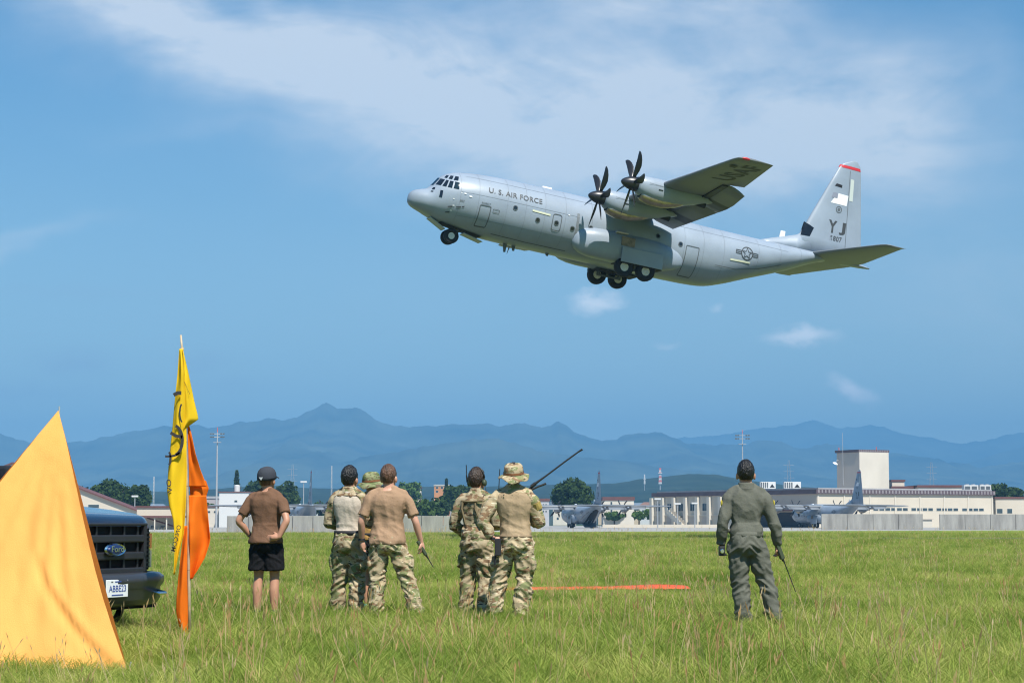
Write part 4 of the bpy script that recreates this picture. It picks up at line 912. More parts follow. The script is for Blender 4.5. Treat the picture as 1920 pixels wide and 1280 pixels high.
# far town between the trees
M_ROOFS = [mat('grey tile roof', (.16,.16,.17), .8, var=.2), mat('brown tile roof', (.20,.11,.08), .8, var=.2), mat('blue grey roof', (.14,.18,.23), .8, var=.2)]
M_HOUSES = [M_CREAM2, mat('white render', (.62,.62,.60), .85, var=.06), mat('grey render wall', (.40,.40,.40), .85, var=.06), mat('tan render wall', (.50,.40,.28), .85, var=.06)]
rt = np.random.default_rng(5); spots = [603, 632, 700, 724, 752, 776, 803, 850, 905, 1018, 1050, 1140, 1168, 1200, 1216, 1440, 1480, 1545, 1700, 1755, 1880, 1908, 352, 372, 300]
for i, px_ in enumerate(spots):
    d = rt.uniform(760, 1250); w = rt.uniform(7, 14); dp = rt.uniform(7, 10); h = rt.uniform(5, 9)+(d-760)*.006; rh = rt.uniform(1.4, 2.6); k = int(rt.integers(0, 4)); kr = int(rt.integers(0, 3))
    near = min(((1124,'the middle fin'),(584,'the left fin'),(1612,'the right fin'),(1075,'the big round tree'),(410,'the left floodlight mast'),(1390,'the right floodlight mast'),(829,'the orange house'),(1620,'the tower block'),(730,'the tan-shirted man'),(963,'the bush-hatted man'),(1880,'the right annex'),(293,'the white radio mast')), key=lambda q: abs(q[0]-px_))
    hs_ = empty('house', (X(px_, d), d, 0), rt.uniform(-.5, .5), 'small far %s house, %s roof, %s of %s, the %s one' % (('cream','white','grey','tan')[k], ('grey','brown','blue grey')[kr], 'left' if px_ < near[0] else 'right', near[1], 'nearer' if d < 1000 else 'farther'), 'house', 'far houses of the town')
    MB().box(-w/2, w/2, -dp/2, dp/2, 0, h).build('wall', M_HOUSES[k], hs_)
    MB().add([(-w/2-.4,-dp/2-.5,h+.003),(w/2+.4,-dp/2-.5,h+.003),(w/2+.4,dp/2+.5,h+.003),(-w/2-.4,dp/2+.5,h+.003),(-w/2+1,0,h+rh),(w/2-1,0,h+rh)], [(0,3,2,1),(0,1,5,4),(2,3,4,5),(1,2,5),(3,0,4)]).build('roof', M_ROOFS[kr], hs_)
    for q in range(3):
        for zz in ([h*.55] if h < 7 else [h*.35, h*.7]):
            wo = MB().box(-w*.3+q*w*.3-.55, -w*.3+q*w*.3+.55, -dp/2-.06, -dp/2-.004, zz-.5, zz+.6).build('window', M_WINDOW, hs_)
# ------------------------------------------------------------------ orange marker pyramid
def cloth_mat(name, col, tr=.35, bump=.1, bscale=25, trcol=None):
    mt = bpy.data.materials.new(name); mt.use_nodes = True; N = mt.node_tree.nodes; L = mt.node_tree.links; b = N['Principled BSDF']
    b.inputs['Roughness'].default_value = .75; b.inputs['Specular IOR Level'].default_value = .2
    tc = N.new('ShaderNodeTexCoord'); n = N.new('ShaderNodeTexNoise'); n.inputs['Scale'].default_value = 3; n.inputs['Detail'].default_value = 4; L.new(tc.outputs['Object'], n.inputs['Vector'])
    r = N.new('ShaderNodeValToRGB'); r.color_ramp.elements[0].position = .3; r.color_ramp.elements[1].position = .7; r.color_ramp.elements[0].color = (*[c*.93 for c in col], 1); r.color_ramp.elements[1].color = (*[min(1, c*1.05) for c in col], 1); L.new(n.outputs[0], r.inputs[0]); L.new(r.outputs[0], b.inputs['Base Color'])
    n2 = N.new('ShaderNodeTexNoise'); n2.inputs['Scale'].default_value = bscale; n2.inputs['Detail'].default_value = 5; L.new(tc.outputs['Object'], n2.inputs['Vector'])
    bp = N.new('ShaderNodeBump'); bp.inputs['Strength'].default_value = bump; bp.inputs['Distance'].default_value = .01; L.new(n2.outputs[0], bp.inputs['Height']); L.new(bp.outputs[0], b.inputs['Normal'])
    t = N.new('ShaderNodeBsdfTranslucent'); t.inputs[0].default_value = (*(trcol or col), 1); mx = N.new('ShaderNodeMixShader'); mx.inputs[0].default_value = tr
    L.new(b.outputs[0], mx.inputs[1]); L.new(t.outputs[0], mx.inputs[2]); L.new(mx.outputs[0], N['Material Output'].inputs['Surface']); return mt
M_ORANGE = cloth_mat('signal orange fabric', (.98,.475,.125), .25, .35, 120)
M_ORANGE2 = cloth_mat('orange flag fabric', (.98,.26,.015), .45, trcol=(1,.16,.01))
M_YELLOW = cloth_mat('yellow flag fabric', (.95,.68,.025), .4)
M_INK = mat('black flag print', (.03,.028,.03), .8)
M_TAPE = cloth_mat('orange red marker cloth', (.80,.13,.06), .2)
apex = Vector((X(112, 16.0), 16.0, Zp(769, 16.0)))
FR = Vector((X(250, 14.9), 14.9, .02)); FL = Vector((X(-275, 15.3), 15.3, .02)); BR = Vector((X(196, 16.9), 16.9, .02)); BL = Vector((X(-200, 17.0), 17.0, .02))
mk = empty('marker_pyramid', ((FR.x+FL.x)/2, 16.2, 0), label='large orange fabric marker pyramid standing in the grass at left', cat='marker')
def face(A, B, name, folds):
    """cloth triangle apex-A-B with sag and tension folds"""
    n = 56; v = []; f = []; nrm = (B-A).cross(apex-A).normalized(); rowi = []
    if nrm.dot(Vector((0,-1,0))) < 0 and folds: nrm = -nrm
    for j in range(n+1):
        t = j/n; rowi.append(len(v)); m = max(1, n-j)
        P0 = A.lerp(apex, t); P1 = B.lerp(apex, t); sg_ = (P1-P0)*(.035*math.sin(math.pi*t)); P0 = P0+sg_; P1 = P1-sg_; k = m if j < n else 0
        for i in range(k+1):
            s = i/max(k, 1); p = P0.lerp(P1, s); d = 0.0
            if folds:
                d -= .05*math.sin(math.pi*s)*math.sin(math.pi*min(1, t*1.1+.05))
                # tension folds: from the right-hand foot up across the face, and down from the apex
                q = (s-.985+.0)+.62*t; d += .030*math.exp(-((s-(.99-.80*t))/.022)**2)*math.exp(-((t-.22)/.20)**2)-.03*math.exp(-((s-(.955-.80*t))/.03)**2)*math.exp(-((t-.22)/.22)**2)
                for (s0, w, h) in ((.72,.03,.022),(.84,.025,.02),(.60,.05,.02),(.40,.06,.018),(.2,.05,.012)): d += h*math.exp(-((s-s0)/w)**2)*math.exp(-((t-.45)/.3)**2)
                d += .014*mnoise.noise(Vector((s*9, t*5, 2)))*(1-t)+.006*mnoise.noise(Vector((s*26+t*14, t*12, 5)))
                d += .015*math.sin(s*26)*max(0, .10-t)/.10
            v.append(p+nrm*d-Vector((0,0,0)))
    for j in range(n):
        a, b = rowi[j], rowi[j+1]; ka = n-j; kb = max(0, n-j-1)
        for i in range(ka):
            f.append((a+i, a+i+1, b+min(i, kb)))
            if i < ka-1: f.append((a+i+1, b+i+1, b+i))
    o = mesh_obj(name, [q-mk.location for q in v], f, M_ORANGE, mk, True); return o
face(FL, FR, 'front_panel', True); face(FR, BR, 'side_panel', False); face(BR, BL, 'back_panel', False); face(BL, FL, 'side_panel', False)
MB().tube([apex-mk.location+Vector((.005,0,-.4)), apex-mk.location+Vector((.008,0,.032))], .006, 6).build('pole_tip', M_GALV, mk)
for a, b in ((FR, 'r'), (FL, 'l')): MB().tube([a-mk.location+Vector((0,-.02,-.1)), a-mk.location+Vector((.03,-.04,.06))], .006, 6).build('peg', M_GALV, mk)

# ------------------------------------------------------------------ flags on a bamboo pole
FD = 18.2
def fp(px, py, dy=0.0):
    q = at(px, py, FD); return Vector((q.x, FD+dy, q.z))
fl_loc = Vector((X(355, FD), FD, 0))
pole = empty('flag_pole', fl_loc, label='thin bamboo flag pole stuck in the grass beside the pickup', cat='pole')
pts = [fp(356, 1212), fp(354.5, 1100), fp(352.5, 980), fp(349, 850), fp(344.5, 720), fp(341.5, 655), fp(339, 628)]; pts[0].z = -.05
MB().tube([q-fl_loc for q in pts], [.016,.0155,.0145,.013,.0115,.010,.009], 10).build('shaft', mat('dry bamboo', (.42,.33,.22), .6, var=.25, scale=8), pole, True)
for i in range(9):
    t = i/9*(len(pts)-1)*.95; k = int(t); c = pts[k].lerp(pts[min(k+1, len(pts)-1)], t-k)-fl_loc; MB().lathe([(-.006,.013),(0,.0185-.0006*i),(.006,.013)], 'z', 10, c).build('node_ring', mat('bamboo node', (.28,.21,.13), .7), pole)
MB().lathe([(-.02,.014),(0,.017),(.02,.014)], 'z', 10, pts[5]-fl_loc).build('tie', mat('tan cord', (.55,.42,.25), .8), pole)
def strip(rows, m, name, parent, seed, dep=.05, base=0.0, nf=1.6, nu=16, sub=7):
    ys = [r[0] for r in rows]; yy = np.linspace(ys[0], ys[-1], len(rows)*sub); v = []; f = []
    for j, y in enumerate(yy):
        a = np.interp(y, ys, [r[1] for r in rows]); b = np.interp(y, ys, [r[2] for r in rows])
        for i in range(nu+1):
            u = i/nu; d = base+dep*math.sin(u*math.pi*nf+seed+(y-ys[0])*.012)*min(1, (y-ys[0])/60+.15)+dep*.5*mnoise.noise(Vector((u*3+seed, y*.02, seed)))
            v.append(fp(a+(b-a)*u, y, d)-fl_loc)
    for j in range(len(yy)-1):
        for i in range(nu): k = j*(nu+1)+i; f.append((k, k+1, k+nu+2, k+nu+1))
    o = mesh_obj(name, v, f, m, parent, True)
    md = o.modifiers.new('thickness', 'SOLIDIFY'); md.thickness = .0015; return o
yf = empty('yellow_flag', fl_loc, label='limp yellow flag with black rings and lettering hanging from the bamboo pole', cat='flag')
strip([(655,338,342.5),(700,334,348),(760,328,350),(800,325,350.5),(850,320.5,351),(880,318,351.5),(920,316,351),(950,321,350.5),(975,328,349),(1000,330,347),(1030,330,340),(1060,329,334),(1076,328,331)], M_YELLOW, 'hanging_panel', yf, .4, .03, -.065, 1.7)
strip([(655,340.5,344),(700,343,354),(750,344,364),(778,344.5,371),(786,345,372),(793,345.5,362),(800,346,352),(805,346,348)], M_YELLOW, 'upper_fold', yf, 2.2, .03, -.03, 1.2)
def print_on(name, pts2, w):
    v, f = stroke(pts2, w, False, 0); mesh_obj(name, [fp(a, b, -.118)-fl_loc for a, b in v], f, M_INK, yf)
arc = lambda cx, cy, rx, ry, a0, a1, n=14: [(cx+rx*math.cos(R(a0+(a1-a0)*k/n)), cy+ry*math.sin(R(a0+(a1-a0)*k/n))) for k in range(n+1)]
print_on('printed_ring', arc(329, 826, 17, 28, -75, 75), 5.5); print_on('printed_ring', [(324,812),(334,818),(346,820)], 6); print_on('printed_ring', arc(318, 846, 24, 10, 15, 100), 4); print_on('printed_ring', [(329.5,742),(337,738),(344,738)], 7); print_on('printed_ring', arc(349, 775, 8, 20, 120, 235), 3); print_on('printed_ring', arc(318,860,6,14,-60,60), 4)
def print_text(s, px, py, w, h, ang, flip=False):
    tv, tf = text_flat(s, w, h, .01); ca, sa = math.cos(R(ang)), math.sin(R(ang)); v = []
    for a, b in tv:
        b2 = -b if not flip else b
        v.append(fp(px+a*ca-b2*sa, py+a*sa+b2*ca, -.118)-fl_loc)
    mesh_obj('printed_lettering', v, tf, M_INK, yf)
print_text('OV', 324, 898, 26, 9, 82, True); print_text('ON.COM', 344, 985, 50, 8, 104, True); 
v_, f_ = text_flat('IIIIIIII', 26, 4); mesh_obj('printed_lettering', [fp(347+a*.42, 716+a*.95-b, -.075)-fl_loc for a, b in v_], f_, M_INK, yf)
of = empty('orange_flag', fl_loc, label='limp orange flag hanging below the yellow one on the bamboo pole', cat='flag')
strip([(797,350.5,354),(815,351,359),(850,351.5,367),(880,352,376),(900,352.5,384),(912,352.5,388)], M_ORANGE2, 'upper_panel', of, .3, .03, .02, 1.0)
strip([(900,352.5,384),(915,352.5,389),(930,353,384),(945,353,372),(958,353.5,356)], M_ORANGE2, 'fold_panel', of, 2.0, .07, .07, 1.3)
strip([(928,353,386),(960,354,388),(990,355.5,391),(1008,356,393),(1020,356.5,391.5),(1045,357,384),(1070,357,370),(1085,357.5,360)], M_ORANGE2, 'lower_panel', of, 3.6, .06, .03, 1.5)
strip([(985,346,352.5),(1040,338.5,352.5),(1080,334,352),(1120,331.5,352.5),(1148,331,353),(1170,336,353),(1188,345,353),(1196,350,353)], M_ORANGE2, 'trailing_end', of, 1.0, .03, -.02, 1.2)

# ------------------------------------------------------------------ orange red panel cloth lying out in the grass
def ribbon(p0, p1, d, prof, label):
    r = empty('marker_cloth', (X((p0+p1)/2, d), d, 0), label=label, cat='marker cloth'); v = []; f = []; n = 80
    for i in range(n+1):
        px = p0+(p1-p0)*i/n; top = np.interp(px, [q[0] for q in prof], [q[1] for q in prof]); bot = np.interp(px, [q[0] for q in prof], [q[2] for q in prof])
        for k in range(5):
            t = k/4; y = bot+(top-bot)*t; z = Zp(y, d); v.append((X(px, d)-r.location.x, .5*t+.02*mnoise.noise(Vector((px*.05, t*3, 0)))+.0, z+.012*mnoise.noise(Vector((px*.08, 5, 0)))))
    for i in range(n):
        for k in range(4): q = i*5+k; f.append((q, q+5, q+6, q+1))
    o = mesh_obj('cloth', v, f, M_TAPE, r, True); md = o.modifiers.new('thickness', 'SOLIDIFY'); md.thickness = .004
ribbon(940, 1292, 31.5, [(940,1103,1106),(1000,1101.5,1104.5),(1100,1100.5,1104),(1150,1100,1104),(1200,1097.5,1103.5),(1240,1096,1103),(1280,1098,1103),(1292,1100,1103)], 'long orange red marker cloth lying in the grass between the two groups')

# ------------------------------------------------------------------ dark pickup truck
M_PAINT = mat('dark blue black truck paint', (.012,.016,.028), .25, var=.1, coat=1.0)
M_TRIM = mat('black grille plastic', (.022,.023,.027), .45, var=.1)
M_DARK = mat('grille depth', (.004,.004,.005), .9)
M_CHROME = mat('chrome', (.7,.72,.75), .12, metal=1.0)
M_EMB = mat('emblem blue', (.007,.022,.11), .25, coat=.6)
M_TGLASS = mat('truck glass', (.06,.09,.09), .04, spec=.8)
M_LENS = mat('headlamp lens', (.35,.36,.36), .08, spec=.8); M_AMBER = mat('amber lamp', (.5,.14,.02), .25)
tr = empty('pickup_truck', (X(206, 18.5), 18.5, 0), math.atan2(-.40, .9165), 'dark pickup truck with oval front badge parked behind the orange marker', 'pickup truck')
def rrect(hw, z0, z1, r, n=5):
    out = []
    for cy, cz, a0 in ((hw-r, z0+r*.6, -90), (hw-r, z1-r, 0), (-hw+r, z1-r, 90), (-hw+r, z0+r*.6, 180)):
        for k in range(n+1): a = R(a0+90*k/n); out.append((cy+r*math.cos(a), cz+(r if a0 in (0, 90) else r*.6)*math.sin(a)))
    return out
rings = []
for x, hw, z0, z1, r in ((0,.60,.66,1.06,.05),(-.015,.66,.64,1.095,.06),(-.05,.76,.62,1.13,.09),(-.12,.86,.6,1.165,.13),(-.25,.945,.56,1.195,.16),(-.5,.99,.52,1.225,.17),(-1.0,1.005,.5,1.275,.15),(-1.7,1.005,.5,1.33,.12),(-1.75,1.005,.5,1.335,.06),(-4.2,1.005,.5,1.34,.05),(-6.1,1.0,.5,1.34,.05),(-6.2,.97,.55,1.3,.05)):
    rings.append([(x, y, z) for y, z in rrect(hw, z0, z1, r)])
o = loft_part(rings, 'body', M_PAINT, tr)
# cab
b = MB().loft([[(x, y, z) for x, y in ((-1.62,-.93),(-1.62,.93),(-4.35,.95),(-4.35,-.95))] for z in (1.33,)] + [[(x, y, 1.92) for x, y in ((-2.6,-.70),(-2.6,.70),(-4.15,.72),(-4.15,-.72))], [(x, y, 1.965) for x, y in ((-2.85,-.6),(-2.85,.6),(-4.0,.62),(-4.0,-.62))]]); b.build('cab', M_PAINT, tr)
def pane(name, pts, m=M_TGLASS): mesh_obj(name, pts, [tuple(range(len(pts)))], m, tr)
pane('windscreen', [(-1.70,-.84,1.385),(-1.70,.84,1.385),(-2.52,.655,1.885),(-2.52,-.655,1.885)])
for s in (-1, 1):
    pane('side_window', [(-1.95,s*.925,1.39),(-3.0,s*.93,1.39),(-3.0,s*.76,1.86),(-2.66,s*.755,1.86)][::s]); pane('side_window', [(-3.1,s*.935,1.39),(-4.2,s*.94,1.39),(-4.05,s*.765,1.86),(-3.1,s*.765,1.86)][::s])
    MB().box(-2.05, -1.9, s*1.12-.13, s*1.12+.13, 1.38, 1.68, .03).build('mirror', M_TRIM, tr)
    for x in (-.95, -4.6):
        w = MB().lathe([(-.13,.22),(-.13,.36),(-.09,.40),(.09,.40),(.13,.36),(.13,.22)], 'y', 24, (x, s*.86, .40)).build('wheel', M_TYRE, tr, True); MB().lathe([(-.11,.05),(-.12,.23),(.12,.23),(.11,.05)], 'y', 16, (x, s*.86, .40)).build('rim', M_CHROME, w)
        MB().lathe([(-.02,.44),(-.02,.50),(.02,.50),(.02,.44)], 'y', 24, (x, s*1.0, .44), False).build('wheel_arch', M_TRIM, tr)
    # headlamp stack on the curved corner
    for z0, z1, m in ((.86,1.0,M_AMBER),(.68,.84,M_LENS)):
        v = [(-.02,s*.67,z0),(-.10,s*.84,z0),(-.24,s*.945,z0),(-.24,s*.945,z1),(-.10,s*.84,z1),(-.02,s*.67,z1)]; v = [(x+.03, y*1.012, z) for x, y, z in v]; mesh_obj('headlamp', v, [(0,1,4,5),(1,2,3,4)], m, tr)
    MB().box(.03, .075, s*.53-.022, s*.53+.022, .64, 1.08, .008).build('grille_upright', M_TRIM, tr)
    MB().box(.0, .032, s*.60-.05, s*.60+.05, .66, 1.05).build('nostril_mesh', M_DARK, tr)
    for k in range(9): MB().box(.03, .045, s*.60-.045, s*.60+.045, .68+k*.04, .695+k*.04).build('nostril_bar', M_TRIM, tr)
MB().box(.0, .03, -.53, .53, .63, 1.07).build('grille_backing', M_DARK, tr)
for z in (.955, .795, .650): MB().box(.03, .075, -.51, .51, z-.035, z+.035, .012).build('grille_bar', M_TRIM, tr)
for z in (1.02, .875, .725):
    for k in range(5): MB().box(.03, .05, -.44+k*.22-.012, -.44+k*.22+.012, z-.05, z+.05).build('grille_rib', M_TRIM, tr)
MB().box(.02, .08, -.56, .56, 1.075, 1.10, .01).build('grille_header', M_TRIM, tr)
em = MB().lathe([(.07,.001),(.10,.9),(.085,1.0)], 'x', 32).build('badge_rim', M_CHROME, tr); em.scale = (1, .165, .062); em.location = (.015, 0, .855)
em2 = MB().lathe([(.07,1.0),(.108,.8),(.112,.01)], 'x', 32).build('badge', M_EMB, tr); em2.scale = (1, .146, .050); em2.location = (.015, 0, .855)
tv, tf = text_flat('Ford', .19, .055, .004); mesh_obj('badge_lettering', [(.131, -.095+a+.03*(b-.02), .835+b) for a, b in tv], tf, M_CHROME, tr)
# front bumper
def bring(x, hw, z0, z1, xo):
    return None
v = []; pl = [(-.34,-1.0),(-.14,-.95),(.02,-.84),(.12,-.6),(.15,0),(.12,.6),(.02,.84),(-.14,.95),(-.34,1.0)]
prof = [(-.05,.62),(.0,.615),(.03,.59),(.03,.55),(.0,.50),(.0,.40),(-.02,.36),(-.06,.345)]
rings = [[(x+q[0] if abs(y) < .95 else x+q[0]*.3, y+(q[0]*.6*math.copysign(1, y) if abs(y) > .8 else 0), q[1]) for q in prof] for x, y in pl]
bv = [p for r in rings for p in r]; n = len(prof); bf = [(i*n+k, i*n+k+1, (i+1)*n+k+1, (i+1)*n+k) for i in range(len(pl)-1) for k in range(n-1)]
bo = mesh_obj('bumper', bv, [q[::-1] for q in bf], mat('bumper grey', (.035,.038,.045), .4, coat=.3), tr, True); md = bo.modifiers.new('thickness', 'SOLIDIFY'); md.thickness = .02
for (y0, y1, z0, z1) in ((-.50,-.24,.40,.53),(.24,.44,.40,.53),(.50,.76,.40,.53),(-.76,-.56,.40,.53)):
    xa = np.interp(abs((y0+y1)/2), [0,.6,.88], [.162,.142,.09]); xs0 = np.interp(abs(y0), [0,.6,.84], [.156,.126,.026]); xs1 = np.interp(abs(y1), [0,.6,.84], [.156,.126,.026])
    mesh_obj('bumper_opening', [(xs0+.006,y0,z0),(xs1+.006,y1,z0),(xs1+.006,y1,z1),(xs0+.006,y0,z1)], [(0,1,2,3)], M_DARK, tr)
for s in (-1, 1): MB().tube([(.10, s*.58, .46), (.19, s*.60, .44), (.19, s*.70, .44), (.07, s*.74, .46)], .017, 8).build('tow_hook', M_CHROME, tr)
pl_ = MB().box(.185, .195, -.26, .08, .425, .585, .004).build('licence_plate', mat('licence plate white', (.78,.82,.84), .4), tr)
M_PBLUE = mat('plate blue', (.05,.09,.32), .5)
tv, tf = text_flat('ABBE23', .27, .06, .01); mesh_obj('plate_lettering', [(.1975, -.225+a, .475+b) for a, b in tv], tf, M_PBLUE, pl_)
for y0, y1, z0, m in ((-.19,-.16,.561,M_GREYD),(-.13,-.03,.561,M_PBLUE),(0,.03,.561,M_GREYD),(-.18,.0,.441,M_PBLUE)): mesh_obj('plate_line', [(.1975,y0,z0),(.1975,y1,z0),(.1975,y1,z0+.010),(.1975,y0,z0+.010)], [(0,1,2,3)], m, pl_)
MB().box(-.6, .02, -.8, .8, .30, .40).build('underbody', M_DARK, tr); MB().box(-6.0, -.6, -.75, .75, .35, .52).build('chassis', M_DARK, tr)
v, f = stroke([(-.1,-.3),(-.6,-.42),(-1.4,-.5)], .015); mesh_obj('bonnet_crease', [(a, b, np.interp(-a, [.05,.12,.25,.5,1,1.7], [1.13,1.165,1.195,1.225,1.275,1.33])+.004) for a, b in v], f, M_TRIM, tr)
# ------------------------------------------------------------------ people
def camo(name, cols, scale=7.0):
    mt = bpy.data.materials.new(name); mt.use_nodes = True; N = mt.node_tree.nodes; L = mt.node_tree.links; b = N['Principled BSDF']; b.inputs['Roughness'].default_value = .85; b.inputs['Specular IOR Level'].default_value = .15
    tc = N.new('ShaderNodeTexCoord')
    def noise(sc, off, st, det=3):
        mp = N.new('ShaderNodeMapping'); mp.inputs['Scale'].default_value = st; mp.inputs['Location'].default_value = (off, off*1.7, off*.6); L.new(tc.outputs['Object'], mp.inputs[0])
        n = N.new('ShaderNodeTexNoise'); n.inputs['Scale'].default_value = sc; n.inputs['Detail'].default_value = det; n.inputs['Distortion'].default_value = .6; L.new(mp.outputs[0], n.inputs['Vector']); return n.outputs[0]
    cur = None
    base = N.new('ShaderNodeValToRGB'); L.new(noise(scale*.6, 0, (1,1,1.3)), base.inputs[0]); base.color_ramp.elements[0].color = (*cols[0], 1); base.color_ramp.elements[1].color = (*cols[1], 1); base.color_ramp.elements[0].position = .4; base.color_ramp.elements[1].position = .6; cur = base.outputs[0]
    for i, (c, sc, st, th) in enumerate(((cols[2], scale, (1,1,1.5), .53), (cols[3], scale*1.2, (1,1,2.2), .56), (cols[4], scale*1.9, (1,1,3.2), .62), (cols[5], scale*2.0, (.8,.8,3.4), .64))):
        r = N.new('ShaderNodeValToRGB'); r.color_ramp.elements[0].position = th; r.color_ramp.elements[1].position = th+.03; L.new(noise(sc, 3.1*(i+1), st), r.inputs[0])
        mx = N.new('ShaderNodeMix'); mx.data_type = 'RGBA'; L.new(r.outputs[0], mx.inputs[0]); L.new(cur, mx.inputs[6]); mx.inputs[7].default_value = (*c, 1); cur = mx.outputs[2]
    L.new(cur, b.inputs['Base Color'])
    n = noise(60, 0, (1,1,1), 4); bp = N.new('ShaderNodeBump'); bp.inputs['Strength'].default_value = .25; bp.inputs['Distance'].default_value = .006; L.new(n, bp.inputs['Height']); L.new(bp.outputs[0], b.inputs['Normal'])
    MATS[name] = mt; return mt
#              tan            light tan      green          brown          dark brown     cream
MULTI = ((.30,.235,.145),(.38,.31,.20),(.155,.165,.075),(.185,.115,.065),(.055,.04,.028),(.50,.44,.32))
M_CAMO = camo('woodland camouflage cloth', tuple(tuple(q*1.1 for q in c) for c in MULTI)); M_CAMO2 = camo('faded camouflage cloth', tuple(tuple(min(1, q*1.3) for q in c) for c in MULTI), 8)
M_SKIN = mat('tanned skin', (.46,.235,.15), .5, var=.08, scale=9, spec=.35, bump=.05, bscale=60); M_SKIN2 = mat('fair skin', (.56,.30,.21), .5, var=.10, scale=9, spec=.35, bump=.05, bscale=60)
M_HAIRB = mat('dark brown hair', (.035,.02,.012), .42, var=.75, scale=24, bump=1.0, bscale=70, stretch=(1,1,.5)); M_HAIRK = mat('black hair', (.008,.007,.007), .4, var=.75, scale=24, bump=1.0, bscale=70, stretch=(1,1,.5)); M_HAIRR = mat('light brown hair', (.10,.05,.028), .42, var=.75, scale=24, bump=1.0, bscale=70, stretch=(1,1,.5))  # strong tone variation paints mottled highlights into the hair colours
def fabric(name, col, var=.07): return mat(name, col, .9, var=var, scale=5, bump=.25, bscale=45, spec=.15)
M_BROWNT = fabric('brown cotton', (.155,.085,.052)); M_TANT = fabric('tan cotton', (.335,.215,.135)); M_SAND = fabric('sand stretch fabric', (.36,.265,.165)); M_BEIGE = fabric('pale beige stretch fabric', (.50,.43,.35)); M_COY = fabric('coyote brown cotton', (.33,.19,.06))
M_SHORTS = fabric('black shorts cloth', (.012,.012,.014)); M_FLIGHT = fabric('sage green flight suit', (.118,.120,.098), .12); M_CAP = fabric('charcoal cap', (.045,.05,.062)); M_BELT = mat('black webbing', (.015,.015,.018), .7); M_TANBELT = mat('tan webbing', (.24,.17,.10), .8); M_BOOT = mat('tan suede boot', (.25,.17,.10), .9, var=.1); M_BOOTK = mat('black boot leather', (.02,.02,.022), .5); M_RADIO = mat('radio case black', (.015,.016,.016), .5); M_RADIOG = mat('radio case olive', (.05,.065,.035), .55); M_SHOE = mat('teal shoe', (.03,.35,.42), .6); M_TRUNK = mat('camera grey', (.1,.1,.11), .4); M_VEST = mat('orange vest', (.95,.25,.03), .7)

def remeshed(name, mb, voxel, m, parent, smooth=5, wr=None, loc_noise=0.0):
    """one continuous surface grown over the collected shapes"""
    me = bpy.data.meshes.new(name); me.from_pydata(mb.v, [], mb.f); o = bpy.data.objects.new(name, me); COL.objects.link(o)
    a = o.modifiers.new('r', 'REMESH'); a.mode = 'VOXEL'; a.voxel_size = voxel
    b = o.modifiers.new('s', 'SMOOTH'); b.factor = .5; b.iterations = smooth
    dg = bpy.context.evaluated_depsgraph_get(); ev = o.evaluated_get(dg); nm = bpy.data.meshes.new_from_object(ev); nm.name = name
    bpy.data.objects.remove(o); bpy.data.meshes.remove(me)
    if wr:
        co = np.zeros(len(nm.vertices)*3); nm.vertices.foreach_get('co', co); co = co.reshape(-1, 3); no = np.array([v.normal[:] for v in nm.vertices])
        amp, kind, sd = wr; d = np.zeros(len(co))
        for i, p in enumerate(co):
            x, y, z = p
            if kind == 'shirt':
                q = 1-abs(mnoise.noise(Vector((x*9+sd, y*9, z*3.2+x*3))))*2; q2 = 1-abs(mnoise.noise(Vector((x*6+z*5+sd, y*8, z*9))))*2; d[i] = amp*(.55*q+.45*q2*(1.2 if z < 1.12 else .6)-.5)
            else:
                kz = 1.0+.9*math.exp(-((z-.48)/.13)**2)+.9*math.exp(-((z-.16)/.10)**2)+.7*math.exp(-((z-.84)/.07)**2)
                q = 1-abs(mnoise.noise(Vector((x*7+sd, y*7, z*15+abs(x)*11))))*2; q2 = 1-abs(mnoise.noise(Vector((x*12, y*12+sd, z*6))))*2; d[i] = amp*(.6*q*kz+.4*q2-.5)
        co += no*d[:, None]; nm.vertices.foreach_set('co', co.ravel())
    nm.materials.clear(); nm.materials.append(m); nm.polygons.foreach_set('use_smooth', [True]*len(nm.polygons)); nm.update()
    o = bpy.data.objects.new(name, nm); link(o, parent); return o

